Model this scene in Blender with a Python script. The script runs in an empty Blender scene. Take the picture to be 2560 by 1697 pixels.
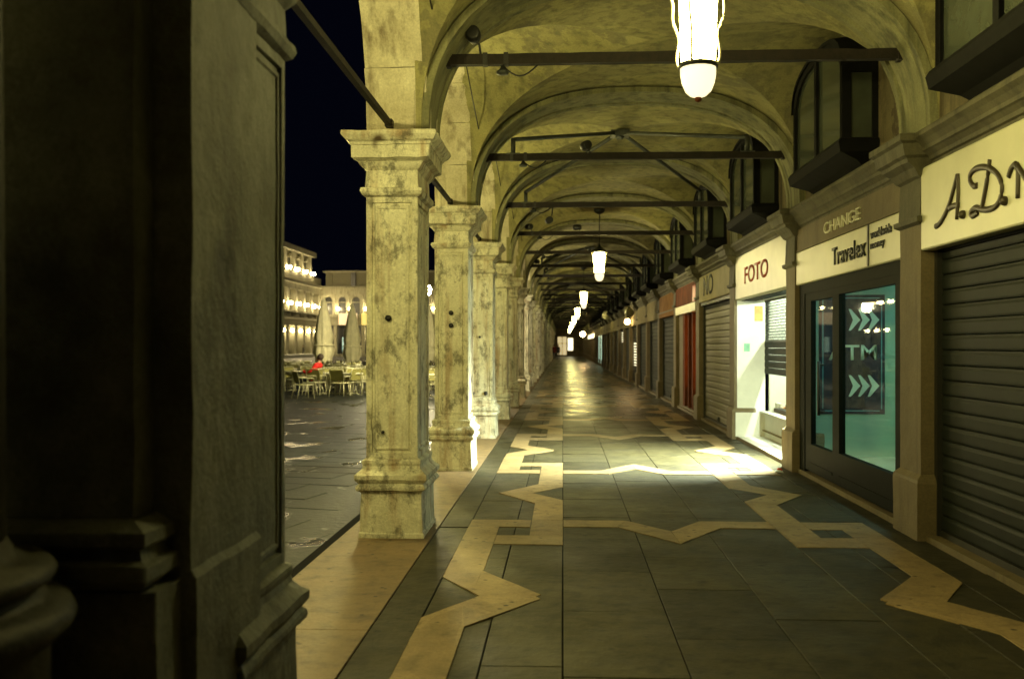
import bpy, bmesh, math, random
from mathutils import Vector, Matrix, noise
R = math.radians
PI = math.pi
rnd = random.Random(11)
sc = bpy.context.scene

# ------------------------------------------------------------------ camera
cd = bpy.data.cameras.new('camera'); cam = bpy.data.objects.new('camera', cd)
sc.collection.objects.link(cam)
cam.location = (0, 0, 1.6); cam.rotation_euler = (R(90), 0, R(2.92))
cd.lens = 35; cd.sensor_width = 36; cd.shift_y = 15.5 / 2560
cd.clip_start = 0.05; cd.clip_end = 1000
cd.dof.use_dof = True; cd.dof.focus_distance = 9.5; cd.dof.aperture_fstop = 2.2
sc.camera = cam
# ------------------------------------------------------------------ night sky
w = bpy.data.worlds.new('World'); sc.world = w; w.use_nodes = True
nt = w.node_tree; nt.nodes.clear()
wo = nt.nodes.new('ShaderNodeOutputWorld'); bg = nt.nodes.new('ShaderNodeBackground')
bg.inputs[0].default_value = (0.25, 0.33, 1.0, 1); bg.inputs[1].default_value = 0.0040
nt.links.new(bg.outputs[0], wo.inputs[0])
# ------------------------------------------------------------------ exposure / render
vs = sc.view_settings
vs.view_transform = 'Standard'; vs.look = 'None'; vs.exposure = -0.35; vs.gamma = 1
sc.display_settings.display_device = 'sRGB'
cy = sc.cycles
cy.use_denoising = True
try: cy.denoiser = 'OPENIMAGEDENOISE'; cy.denoising_input_passes = 'RGB_ALBEDO_NORMAL'; cy.denoising_prefilter = 'ACCURATE'
except Exception: pass
cy.max_bounces = 7; cy.diffuse_bounces = 3; cy.glossy_bounces = 4; cy.transmission_bounces = 6
cy.caustics_reflective = False; cy.caustics_refractive = False
cy.sample_clamp_indirect = 4; cy.use_light_tree = True

LAMP = (1.0, 0.87, 0.30)      # colour of the lanterns' light
LANTERN_W = 125.0
HIDDEN_LAMP_W = 560.0

# ================================================================== helpers
COL = sc.collection
class MB:
    """collects geometry for one mesh"""
    def __init__(s): s.v = []; s.f = []; s.m = []; s.sm = []; s.cm = 0; s.cs = False
    def face(s, idx): s.f.append(idx); s.m.append(s.cm); s.sm.append(s.cs)
    def box(s, x0, x1, y0, y1, z0, z1):
        b = len(s.v)
        s.v += [(x0,y0,z0),(x1,y0,z0),(x1,y1,z0),(x0,y1,z0),(x0,y0,z1),(x1,y0,z1),(x1,y1,z1),(x0,y1,z1)]
        for q in ((0,3,2,1),(4,5,6,7),(0,1,5,4),(1,2,6,5),(2,3,7,6),(3,0,4,7)): s.face([b+i for i in q])
        return s
    def quad(s, a, b, c, d):
        n = len(s.v); s.v += [a,b,c,d]; s.face([n,n+1,n+2,n+3]); return s
    def prism(s, poly, axis, a, b):
        """poly: 2D points; axis: 'x' (pts are y,z), 'y' (x,z), 'z' (x,y)"""
        def P(p, t):
            return {'x': (t,p[0],p[1]), 'y': (p[0],t,p[1]), 'z': (p[0],p[1],t)}[axis]
        n = len(s.v); k = len(poly)
        s.v += [P(p,a) for p in poly] + [P(p,b) for p in poly]
        s.face(list(range(n+k-1, n-1, -1))); s.face(list(range(n+k, n+2*k)))
        for i in range(k):
            j = (i+1) % k; s.face([n+i, n+j, n+k+j, n+k+i])
        return s
    def stack(s, secs, cap=True):
        """loft of rectangles: (z, x0, x1, y0, y1)"""
        n = len(s.v)
        for z,x0,x1,y0,y1 in secs: s.v += [(x0,y0,z),(x1,y0,z),(x1,y1,z),(x0,y1,z)]
        for i in range(len(secs)-1):
            b = n+4*i
            for j in range(4):
                q = (j+1) % 4; s.face([b+j, b+q, b+4+q, b+4+j])
        if cap:
            s.face([n+3,n+2,n+1,n]); b = n+4*(len(secs)-1); s.face([b,b+1,b+2,b+3])
        return s
    def lathe(s, prof, cx=0, cy=0, seg=20, cap=True, smooth=True, rib=0.0):
        o = s.cs; s.cs = smooth; n = len(s.v)
        for r,z in prof:
            for i in range(seg):
                a = 2*PI*i/seg; rr = r*(1 - rib*(i % 2)); s.v.append((cx+rr*math.cos(a), cy+rr*math.sin(a), z))
        for k in range(len(prof)-1):
            for i in range(seg):
                j = (i+1) % seg; b = n+k*seg; s.face([b+i,b+j,b+seg+j,b+seg+i])
        s.cs = o
        if cap:
            s.face([n+i for i in range(seg-1,-1,-1)]); b = n+(len(prof)-1)*seg; s.face([b+i for i in range(seg)])
        return s
    def tube(s, pts, r, seg=6, smooth=True):
        o = s.cs; s.cs = smooth
        pts = [Vector(p) for p in pts]; n = len(s.v); up = Vector((0,0,1))
        for i,p in enumerate(pts):
            t = (pts[min(i+1,len(pts)-1)] - pts[max(i-1,0)]).normalized()
            u = up if abs(t.dot(up)) < 0.95 else Vector((1,0,0))
            a = t.cross(u).normalized(); b = t.cross(a).normalized()
            ri = r[i] if isinstance(r, (list,tuple)) else r
            for k in range(seg):
                g = 2*PI*(k+0.5)/seg; q = p + a*ri*math.cos(g) + b*ri*math.sin(g); s.v.append(tuple(q))
        for i in range(len(pts)-1):
            for k in range(seg):
                j = (k+1) % seg; b0 = n+i*seg; s.face([b0+k,b0+j,b0+seg+j,b0+seg+k])
        s.cs = o
        s.face([n+k for k in range(seg-1,-1,-1)]); b0 = n+(len(pts)-1)*seg; s.face([b0+k for k in range(seg)])
        return s
    def sphere(s, c, r, seg=12, sz=1.0):
        prof = [(r*math.sin(PI*i/8)+1e-4, c[2]+r*sz*-math.cos(PI*i/8)) for i in range(9)]
        return s.lathe(prof, c[0], c[1], seg)
    def build(s, name, mats, parent=None, rough=None, fix=True):
        me = bpy.data.meshes.new(name); me.from_pydata(s.v, [], s.f)
        if not isinstance(mats, (list,tuple)): mats = [mats]
        for m in mats: me.materials.append(m)
        me.polygons.foreach_set('material_index', s.m)
        me.polygons.foreach_set('use_smooth', s.sm)
        if fix or rough:
            bm = bmesh.new(); bm.from_mesh(me)
            if rough: roughen(bm, *rough)
            if fix: bmesh.ops.recalc_face_normals(bm, faces=bm.faces)
            bm.to_mesh(me); bm.free()
        me.update()
        o = bpy.data.objects.new(name, me); COL.objects.link(o)
        if parent: o.parent = parent
        return o

def roughen(bm, amp, scale, cell):
    """weathered stone: split long edges, then push vertices by noise"""
    for _ in range(5):
        es = [e for e in bm.edges if e.calc_length() > cell*1.5]
        if not es: break
        bmesh.ops.subdivide_edges(bm, edges=es, cuts=1, use_grid_fill=True)
    bmesh.ops.remove_doubles(bm, verts=bm.verts, dist=0.0004)
    for v in bm.verts:
        p = v.co*scale
        n1 = noise.noise_vector(p) + 0.5*noise.noise_vector(p*2.7)
        v.co += n1*amp
        c = noise.noise(v.co*scale*1.7 + Vector((7,3,1)))
        if c > 0.38: v.co -= v.normal*(c-0.38)*amp*5

def tag(o, label=None, cat=None, group=None, kind=None):
    if label: o['label'] = label
    if cat: o['category'] = cat
    if group: o['group'] = group
    if kind: o['kind'] = kind
    return o
def empty(name, loc=(0,0,0), rz=0):
    o = bpy.data.objects.new(name, None); COL.objects.link(o); o.location = loc; o.rotation_euler = (0,0,rz)
    o.empty_display_size = 0.2
    return o
def kids(o): return [c for c in bpy.data.objects if c.parent == o]
def copy_tree(o, loc=None, parent=None):
    c = o.copy(); COL.objects.link(c); c.parent = parent
    if loc is not None: c.location = loc
    for ch in CH.setdefault(o.name, kids(o)):
        d = ch.copy(); COL.objects.link(d); d.parent = c
        for g in CH.setdefault(ch.name, kids(ch)):
            e = g.copy(); COL.objects.link(e); e.parent = d
    return c
CH = {}

# ================================================================== materials
def newmat(name):
    m = bpy.data.materials.new(name); m.use_nodes = True
    nt = m.node_tree; b = nt.nodes['Principled BSDF']
    return m, nt, b
def N(nt, t, **kw):
    n = nt.nodes.new(t)
    for k, v in kw.items():
        if k.startswith('i_'): n.inputs[int(k[2:])].default_value = v
        else: setattr(n, k, v)
    return n
def L(nt, a, b): nt.links.new(a, b)
def c4(c): return (c[0], c[1], c[2], 1)
def noise_n(nt, vec, scale, detail=6, rough=0.6):
    n = N(nt, 'ShaderNodeTexNoise'); n.inputs['Scale'].default_value = scale
    n.inputs['Detail'].default_value = detail; n.inputs['Roughness'].default_value = rough
    L(nt, vec, n.inputs['Vector']); return n.outputs['Fac']
def ramp(nt, fac, a, b, ca=(0,0,0,1), cb=(1,1,1,1)):
    r = N(nt, 'ShaderNodeValToRGB'); r.color_ramp.elements[0].position = a; r.color_ramp.elements[1].position = b
    r.color_ramp.elements[0].color = ca; r.color_ramp.elements[1].color = cb
    L(nt, fac, r.inputs[0]); return r.outputs[0]
def mix(nt, fac, a, b, mode='MIX'):
    m = N(nt, 'ShaderNodeMix', data_type='RGBA', blend_type=mode)
    for s, v in ((0, fac), (6, a), (7, b)):
        if hasattr(v, 'is_output'): L(nt, v, m.inputs[s])
        else: m.inputs[s].default_value = v
    return m.outputs[2]
def pos(nt, scale=(1,1,1), obj=False):
    if obj: v = N(nt, 'ShaderNodeTexCoord').outputs['Object']
    else: v = N(nt, 'ShaderNodeNewGeometry').outputs['Position']
    mp = N(nt, 'ShaderNodeMapping'); mp.inputs['Scale'].default_value = scale; L(nt, v, mp.inputs[0])
    return mp.outputs[0]
def stone(name, c1, c2, stain, sc1=2.2, stain_amt=(0.5,0.72), streak=0.35, rough=0.75, bump=0.35, spots=0.0, rvar=0, objrand=0.0, grime=0.0, wet=None, patch=None, puddle=False, stretch=(5.5,5.5,.45), gstretch=(1.3,1.3,.5)):
    m, nt, b = newmat(name)
    p = pos(nt); ps = pos(nt, stretch)
    n1 = noise_n(nt, p, sc1, 8, 0.65)
    col = mix(nt, ramp(nt, n1, 0.35, 0.68), c4(c1), c4(c2))
    n2 = noise_n(nt, ps, 1.3, 6, 0.6)
    col = mix(nt, ramp(nt, n2, stain_amt[0], stain_amt[1], (0,0,0,1), (0.85,0.85,0.85,1)), col, c4(stain))
    if grime:
        n5 = noise_n(nt, pos(nt, gstretch), 5.2, 10, 0.8)
        col = mix(nt, ramp(nt, n5, 0.50, 0.60, (0,0,0,1), c4([grime]*3)), col, (0.085,0.078,0.052,1))
    if patch:
        n6 = noise_n(nt, pos(nt, (1,1,.8)), patch[0], 7, 0.62)
        col = mix(nt, ramp(nt, n6, 0.585, 0.60, (0,0,0,1), c4([patch[1]]*3)), col, c4(patch[2]))
        n7 = noise_n(nt, pos(nt, (1.3,1.3,1.3)), patch[0]*.8, 4, 0.5)
        col = mix(nt, ramp(nt, n7, 0.495, 0.5, (0,0,0,1), c4([.28]*3)), col, c4([x*.75 for x in patch[2]]))
    n3 = noise_n(nt, p, 55, 3, 0.7)
    col = mix(nt, 0.55, col, ramp(nt, n3, 0.25, 0.75, (0.55,0.55,0.55,1), (1.25,1.25,1.25,1)), 'MULTIPLY')
    if spots:
        v = N(nt, 'ShaderNodeTexVoronoi'); v.inputs['Scale'].default_value = spots; L(nt, p, v.inputs['Vector'])
        n4 = noise_n(nt, p, 3, 3)
        th = N(nt, 'ShaderNodeMath', operation='MULTIPLY'); L(nt, ramp(nt, v.outputs['Distance'], 0.10, 0.2, (1,1,1,1), (0,0,0,1)), th.inputs[0])
        L(nt, ramp(nt, n4, 0.5, 0.6), th.inputs[1])
        col = mix(nt, th.outputs[0], col, c4([x*0.25 for x in stain]))
    if objrand:
        oi = N(nt, 'ShaderNodeObjectInfo')
        col = mix(nt, 1.0, col, ramp(nt, oi.outputs['Random'], 0, 1, c4([1-objrand]*3), c4([1+objrand]*3)), 'MULTIPLY')
    L(nt, col, b.inputs['Base Color'])
    if wet:
        sx = N(nt,'ShaderNodeSeparateXYZ'); L(nt, p, sx.inputs[0])
        mr = N(nt,'ShaderNodeMapRange'); L(nt, sx.outputs[1], mr.inputs[0])
        for i_,v_ in enumerate((wet[0],wet[1],rough,wet[2])): mr.inputs[i_+1].default_value=v_
        ad = N(nt,'ShaderNodeMath',operation='ADD'); L(nt, mr.outputs[0], ad.inputs[0])
        L(nt, ramp(nt, noise_n(nt, p, 1.1, 5), 0.35, 0.65, c4([0]*3), c4([rvar*2]*3)), ad.inputs[1]); L(nt, ad.outputs[0], b.inputs['Roughness'])
    elif puddle:
        L(nt, ramp(nt, noise_n(nt, pos(nt,(1,.6,1)), 1.5, 4, .55), 0.57, 0.62, c4([rough]*3), c4([.17]*3)), b.inputs['Roughness'])
        b.inputs['Specular IOR Level'].default_value = 0.13
    elif rvar:
        L(nt, ramp(nt, noise_n(nt, p, 1.1, 5), 0.35, 0.65, c4([rough-rvar]*3), c4([rough+rvar]*3)), b.inputs['Roughness'])
    else: b.inputs['Roughness'].default_value = rough
    if wet: b.inputs['Specular IOR Level'].default_value = 0.3
    bp = N(nt, 'ShaderNodeBump'); bp.inputs['Strength'].default_value = bump; bp.inputs['Distance'].default_value = 0.02
    a = N(nt, 'ShaderNodeMath', operation='MULTIPLY_ADD'); L(nt, n3, a.inputs[0]); a.inputs[1].default_value = 0.25; L(nt, noise_n(nt, p, 14, 6, 0.6), a.inputs[2])
    L(nt, a.outputs[0], bp.inputs['Height']); L(nt, bp.outputs[0], b.inputs['Normal'])
    return m
def plain(name, c, rough=0.6, metal=0.0, var=0.2, bump=0.1, scale=9.0):
    m, nt, b = newmat(name); p = pos(nt)
    n = noise_n(nt, p, scale, 6)
    L(nt, mix(nt, ramp(nt, n, 0.3, 0.7), c4([x*(1-var) for x in c]), c4([min(1,x*(1+var)) for x in c])), b.inputs['Base Color'])
    b.inputs['Roughness'].default_value = rough; b.inputs['Metallic'].default_value = metal
    if bump:
        bp = N(nt, 'ShaderNodeBump'); bp.inputs['Strength'].default_value = bump; bp.inputs['Distance'].default_value = 0.01
        L(nt, noise_n(nt, p, scale*4, 4), bp.inputs['Height']); L(nt, bp.outputs[0], b.inputs['Normal'])
    return m
def emit(name, c, s, base=(0.8,0.8,0.8)):
    m, nt, b = newmat(name)
    b.inputs['Base Color'].default_value = c4(base); b.inputs['Emission Color'].default_value = c4(c)
    b.inputs['Emission Strength'].default_value = s; b.inputs['Roughness'].default_value = 0.35
    return m
def glass(name, tint=(0.9,0.97,0.95), alpha=0.16, rough=0.02):
    """thin window pane: mostly see-through, mirror-like at grazing angles"""
    m, nt, b = newmat(name); nt.nodes.remove(b)
    out = nt.nodes['Material Output']
    t = N(nt, 'ShaderNodeBsdfTransparent'); t.inputs[0].default_value = c4(tint)
    g = N(nt, 'ShaderNodeBsdfGlossy'); g.inputs['Roughness'].default_value = rough
    lw = N(nt, 'ShaderNodeLayerWeight'); lw.inputs[0].default_value = 0.5
    pw = N(nt, 'ShaderNodeMath', operation='POWER'); L(nt, lw.outputs['Facing'], pw.inputs[0]); pw.inputs[1].default_value = 5
    fr = N(nt, 'ShaderNodeMath', operation='MULTIPLY_ADD'); L(nt, pw.outputs[0], fr.inputs[0]); fr.inputs[1].default_value = 0.28; fr.inputs[2].default_value = 0.03
    mx = N(nt, 'ShaderNodeMixShader'); L(nt, fr.outputs[0], mx.inputs[0]); L(nt, t.outputs[0], mx.inputs[1]); L(nt, g.outputs[0], mx.inputs[2])
    L(nt, mx.outputs[0], out.inputs[0]); return m

M = {}
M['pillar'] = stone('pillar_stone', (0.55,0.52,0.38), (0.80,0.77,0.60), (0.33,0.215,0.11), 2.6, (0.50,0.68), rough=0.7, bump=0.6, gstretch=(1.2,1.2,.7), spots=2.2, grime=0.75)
M['pier'] = stone('dark_pier_stone', (0.13,0.135,0.122), (0.25,0.26,0.235), (0.055,0.056,0.052), 2.2, (0.48,0.64), rough=0.65, bump=0.6, spots=1.6, grime=0.5, stretch=(1.6,1.6,1.0), gstretch=(1,1,.9))  # dark grey-green base; its hue takes in the dim greenish light there
M['pier_dark'] = stone('dark_column_stone', (0.045,0.042,0.033), (0.085,0.08,0.062), (0.02,0.019,0.016), 2.2, (0.48,0.64), rough=0.6, bump=0.5, stretch=(1.6,1.6,1.0))  # pier stone darkened further to offset the lamp post's light on the column
M['arch'] = stone('arch_stone', (0.46,0.41,0.28), (0.72,0.67,0.50), (0.17,0.13,0.075), 2.4, (0.5,0.68), rough=0.75, bump=0.5)
M['vault'] = stone('vault_plaster', (0.27,0.25,0.105), (0.41,0.38,0.17), (0.115,0.11,0.052), 0.9, (0.46,0.70), rough=0.9, bump=0.25, patch=(1.3,.55,(0.15,0.135,0.08)))
M['rib'] = stone('vault_rib_plaster', (0.17,0.168,0.09), (0.28,0.275,0.15), (0.075,0.075,0.045), 1.6, (0.46,0.66), rough=0.9, bump=0.2)
M['wall'] = stone('wall_plaster', (0.14,0.115,0.062), (0.21,0.175,0.095), (0.05,0.04,0.024), 1.4, (0.48,0.66), rough=0.9, bump=0.35, patch=(2.2,.8,(0.07,0.05,0.03)))
M['pilaster'] = stone('pilaster_stone', (0.125,0.095,0.046), (0.18,0.14,0.073), (0.07,0.05,0.025), 2.0, (0.55,0.75), rough=0.7, bump=0.25)
M['cornice'] = stone('cornice_stone', (0.075,0.068,0.040), (0.12,0.108,0.063), (0.035,0.03,0.018), 2.5, (0.5,0.7), rough=0.75, bump=0.25)
M['slab'] = stone('dark_paving_stone', (0.024,0.021,0.0095), (0.046,0.040,0.019), (0.011,0.010,0.005), 2.4, (0.47,0.66), rough=0.52, bump=0.4, rvar=0.10, objrand=0.30, spots=6, wet=(11.0,24.0,0.22))
M['inlay'] = stone('pale_inlay_stone', (0.215,0.153,0.075), (0.315,0.228,0.118), (0.11,0.077,0.038), 3.0, (0.52,0.75), rough=0.55, bump=0.25, spots=9, rvar=0.06, objrand=0.14, wet=(11.0,24.0,0.25))
M['stylobate'] = stone('stylobate_stone', (0.135,0.088,0.039), (0.205,0.136,0.062), (0.065,0.043,0.02), 2.0, (0.5,0.72), rough=0.65, spots=11, bump=0.3)
M['mortar'] = plain('dark_mortar', (0.006,0.006,0.0045), 0.9)
M['mortar'].node_tree.nodes['Principled BSDF'].inputs['Specular IOR Level'].default_value=.03
M['piazza'] = stone('piazza_paving', (0.010,0.012,0.0095), (0.018,0.021,0.017), (0.0065,0.0075,0.0065), 1.4, (0.5,0.7), rough=0.55, bump=0.45, puddle=True, objrand=0.3)
M['iron'] = plain('rusty_iron', (0.013,0.0085,0.006), 0.75, 0.2, 0.5, 0.4, 16)
M['pipe'] = plain('grey_pipe_metal', (0.055,0.06,0.055), 0.5, 0.5, 0.3, 0.1)
M['black'] = plain('black_plastic', (0.012,0.012,0.012), 0.5, 0, 0.2, 0.05)
M['lampiron'] = plain('lantern_iron', (0.02,0.022,0.018), 0.5, 0.4)
M['scroll'] = plain('pale_scroll_iron', (0.55,0.5,0.34), 0.45, 0.2)
M['lampglass'] = emit('lantern_glass', LAMP, LANTERN_W)
M['lampbowl'] = emit('lantern_bowl_glass', (1.0,0.86,0.50), 2.0)
M['hiddenlamp'] = emit('hidden_lamp_glass', LAMP, HIDDEN_LAMP_W)
M['darkwood'] = plain('dark_window_wood', (0.007,0.007,0.0065), 0.85, 0, 0.3, 0.15)
M['darkwood'].node_tree.nodes['Principled BSDF'].inputs['Specular IOR Level'].default_value=.12
M['oriel_glass'] = plain('oriel_window_glass', (0.06,0.07,0.052), 0.12, 0, 0.25, 0.02, 2)
M['signwhite'] = plain('cream_sign_panel', (0.60,0.585,0.42), 0.4, 0, 0.09, 0.03, 2)
M['letter'] = plain('bronze_letter', (0.05,0.038,0.02), 0.45, 0.3)
M['shutter'] = plain('grey_green_shutter', (0.0175,0.021,0.0175), 0.6, 0.0, 0.18, 0.08, 6)
M['shutter_tan'] = plain('tan_shutter', (0.13,0.12,0.07), 0.5, 0.1, 0.15, 0.08, 6)
M['rail'] = plain('shutter_rail', (0.03,0.03,0.024), 0.5, 0.3)
M['door'] = plain('dark_green_steel', (0.006,0.008,0.006), 0.65, 0.0, 0.25, 0.05)
for q_,v_ in (('door',.06),('shutter',.12)): M[q_].node_tree.nodes['Principled BSDF'].inputs['Specular IOR Level'].default_value=v_
M['glass'] = glass('door_glass')
M['teal'] = plain('teal_room_paint', (0.28,0.47,0.40), 0.6, 0, 0.08, 0.02, 3)
M['roomfloor'] = plain('pale_room_floor', (0.5,0.6,0.52), 0.35, 0, 0.08, 0.02, 3)
M['tube_teal'] = emit('tube_lamp_teal', (0.62,1.0,0.86), 60)
M['poster'] = plain('navy_poster', (0.002,0.006,0.026), 0.8, 0, 0.1, 0)
M['posterlight'] = plain('poster_mint_print', (0.75,0.85,0.76), 0.5, 0, 0.05, 0)
M['posterline'] = plain('poster_line_print', (0.10,0.30,0.36), 0.5, 0, 0.05, 0)
M['white'] = plain('white_paint', (0.72,0.73,0.66), 0.45, 0, 0.06, 0.05, 5)
M['tube_white'] = emit('tube_lamp_white', (0.88,1.0,0.72), 2800)
M['tube_inner'] = emit('tube_lamp_inner', (0.88,1.0,0.72), 520)
M['red'] = plain('red_print', (0.50,0.10,0.04), 0.5)
M['redsign'] = plain('red_brown_sign', (0.12,0.035,0.013), 0.35, 0, 0.3, 0.05, 3)
M['brightred'] = plain('scarlet_sign', (0.55,0.04,0.015), 0.4)
M['palesign'] = plain('pale_tan_sign', (0.40,0.345,0.19), 0.7, 0, 0.15, 0.05, 3)
M['orangesign'] = plain('ochre_sign', (0.20,0.10,0.035), 0.35, 0, 0.25, 0.05, 3)
M['tansign'] = plain('tan_sign', (0.24,0.20,0.105), 0.4, 0, 0.15, 0.05, 3)
for q_ in ('redsign','orangesign','tansign'):
    b_=M[q_].node_tree.nodes['Principled BSDF']; b_.inputs['Specular IOR Level'].default_value=.1; b_.inputs['Roughness'].default_value=.8
M['curtain'] = emit('lit_orange_curtain', (1.0,0.40,0.12), 1.3, (0.5,0.15,0.05))
M['litslit'] = emit('lit_shutter_gap', (1.0,0.90,0.55), 3.0)
M['farglow'] = emit('lit_shop_window', (1.0,0.78,0.38), 0.8)
M['tealglow'] = emit('lit_pale_green_window', (0.6,1.0,0.75), 0.8)
M['globe'] = emit('globe_lamp_glass', (1.0,0.66,0.28), 60)
M['globe_off'] = plain('unlit_globe_glass', (0.45,0.42,0.28), 0.3)
M['globe_far'] = emit('far_globe_glass', (1.0,0.78,0.40), 115)
M['addedlamp'] = emit('added_post_glass', (1.0,0.86,0.48), 520)
M['farstone'] = stone('far_facade_stone', (0.34,0.33,0.23), (0.50,0.48,0.34), (0.14,0.13,0.09), 0.35, (0.5,0.7), rough=0.8, bump=0.1)
M['fardark'] = plain('far_window_dark', (0.012,0.014,0.014), 0.3)
M['roofgrey'] = plain('far_attic_render', (0.20,0.19,0.12), 0.8)
M['banner_y'] = emit('glowing_yellow_banner', (1.0,0.72,0.02), 0.9)  # both banners are given a glow of their own
M['banner_p'] = emit('glowing_peach_banner', (1.0,0.62,0.28), 0.85)
M['canvas'] = plain('cream_canvas', (0.78,0.74,0.50), 0.85, 0, 0.15, 0.2, 5)
M['chair'] = plain('pale_chair_metal', (0.55,0.54,0.34), 0.4, 0.1, 0.1, 0.02)
M['weave'] = plain('olive_woven_seat', (0.24,0.23,0.07), 0.7, 0, 0.25, 0.3, 40)
M['tabletop'] = plain('pale_table_top', (0.66,0.66,0.52), 0.3, 0.1, 0.08, 0.02)
M['jacket'] = plain('red_jacket_cloth', (0.78,0.014,0.012), 0.8, 0, 0.25, 0.3, 30)
M['jeans'] = plain('dark_jeans_cloth', (0.02,0.03,0.045), 0.85, 0, 0.25, 0.2, 30)
M['skin'] = plain('skin', (0.42,0.25,0.16), 0.55, 0, 0.08, 0.02)
M['hair'] = plain('brown_hair', (0.035,0.022,0.014), 0.7, 0, 0.3, 0.3, 50)
M['darkcoat'] = plain('dark_coat_cloth', (0.014,0.014,0.018), 0.85)
M['maroon'] = plain('maroon_coat_cloth', (0.12,0.012,0.012), 0.85)
M['cloth_r'] = plain('packaging_red', (0.6,0.08,0.05), 0.5); M['cloth_g'] = plain('packaging_green', (0.2,0.45,0.32), 0.5)
M['cloth_w'] = plain('packaging_white', (0.75,0.75,0.68), 0.5); M['cloth_o'] = plain('packaging_orange', (0.6,0.3,0.08), 0.5)

# ================================================================== layout constants
BAY = 4.45
def YP(k): return 4.15 + BAY*k            # pillar k
NB = 32                                    # bays up to the far end
XC = 0.93                                  # axis of the passage
XL, XR = -1.18, 3.04                       # inner wall faces
ZS, RISE, EX = 3.35, 1.55, 2.5             # springing, rise, super-ellipse exponent
A = (XR-XL)/2
HB = 0.37                                  # half depth of a pillar / rib
YEND = YP(NB)

# ================================================================== the ground and the floor
g = MB(); g.quad((-260,-120,-0.0165),(-1.9,-120,-0.0165),(-1.9,330,-0.0165),(-260,330,-0.0165))
ground = tag(g.build('ground', M['piazza']), kind='structure')
base = MB()
base.box(-1.95, 3.3, -6, YEND+1.5, -0.25, -0.010)
floor = tag(base.build('floor', M['mortar']), kind='structure')

def slab_piece(x0,x1,y0,y1, mat, name='slab', parent=floor, z=0.0, th=0.03, gap=0.0045, tilt=0.005):
    x0+=gap; x1-=gap; y0+=gap; y1-=gap; b=0.0018
    mb = MB(); mb.stack([(-th,x0-.0,x1,y0,y1),(-b,x0,x1,y0,y1),(0,x0+b,x1-b,y0+b,y1-b)])
    cx,cyy=(x0+x1)/2,(y0+y1)/2
    mb.v=[(x-cx,y-cyy,zz) for x,y,zz in mb.v]
    o = mb.build(name, mat, parent, fix=False)
    o.location=(cx,cyy,z+rnd.uniform(-.0015,.001)); o.rotation_euler=(rnd.uniform(-tilt,tilt),rnd.uniform(-tilt,tilt)*0.5,0)
    return o
YS = 27.0
cols = [(-1.09,-0.83),(-0.83,-0.415),(-0.415,0.0),(0.0,0.62),(0.62,1.24),(1.24,1.86),(1.86,2.275),(2.275,2.69),(2.69,2.97)]
starts = {3:0.30, 4:0.86, 5:0.32, 0:0.5, 1:0.2, 2:0.9, 6:0.6, 7:0.1, 8:0.7}
for ci,(x0,x1) in enumerate(cols):
    y = 0.6 + starts[ci]
    if ci in (3,5): y = 2.53
    if ci == 4: y = 3.07
    prev = 0.2
    while prev < YS:
        y1 = min(y, YS)
        if y1-prev > 0.15: slab_piece(x0,x1,prev,y1,M['slab'],'slab')
        prev = y1
        step = rnd.uniform(1.0,1.22) if ci in (3,4,5) else rnd.uniform(1.3,1.9)
        y += step
        if YS-y < 0.4: y = YS+.01
# far floor, too far to tell the slabs apart
def far_floor_mat():
    m, nt, b = newmat('far_floor_paving'); p = pos(nt)
    br = N(nt,'ShaderNodeTexBrick'); L(nt,p,br.inputs['Vector'])
    br.inputs['Color1'].default_value=(0.058,0.056,0.046,1); br.inputs['Color2'].default_value=(0.095,0.09,0.07,1); br.inputs['Mortar'].default_value=(0.02,0.02,0.016,1)
    br.inputs['Scale'].default_value=1.0; br.inputs['Mortar Size'].default_value=0.012; br.inputs['Brick Width'].default_value=0.62; br.inputs['Row Height'].default_value=1.1
    br.offset=0.37
    n=noise_n(nt,p,2.5,6); L(nt, mix(nt,0.5,br.outputs['Color'],ramp(nt,n,.3,.7,(.6,.6,.6,1),(1.3,1.3,1.3,1)),'MULTIPLY'), b.inputs['Base Color'])
    L(nt, ramp(nt,noise_n(nt,p,1.1,5),.35,.65,c4([.2]*3),c4([.42]*3)), b.inputs['Roughness'])
    bp=N(nt,'ShaderNodeBump'); bp.inputs['Strength'].default_value=.9; bp.inputs['Distance'].default_value=.03
    a=N(nt,'ShaderNodeMath',operation='MULTIPLY_ADD'); L(nt,br.outputs['Fac'],a.inputs[0]); a.inputs[1].default_value=-.6; L(nt,noise_n(nt,p,2.6,6),a.inputs[2])
    L(nt,a.outputs[0],bp.inputs['Height']); L(nt,bp.outputs[0],b.inputs['Normal']); return m
ff = MB(); ff.box(-1.09,2.97,YS+.004,YEND+1.4,-.03,-.001); ff.build('far_paving', far_floor_mat(), floor)
nb = MB(); nb.box(-1.09,2.97,-5.9,0.2,-.03,-.001); nb.build('back_paving', M['slab'], floor)

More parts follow.
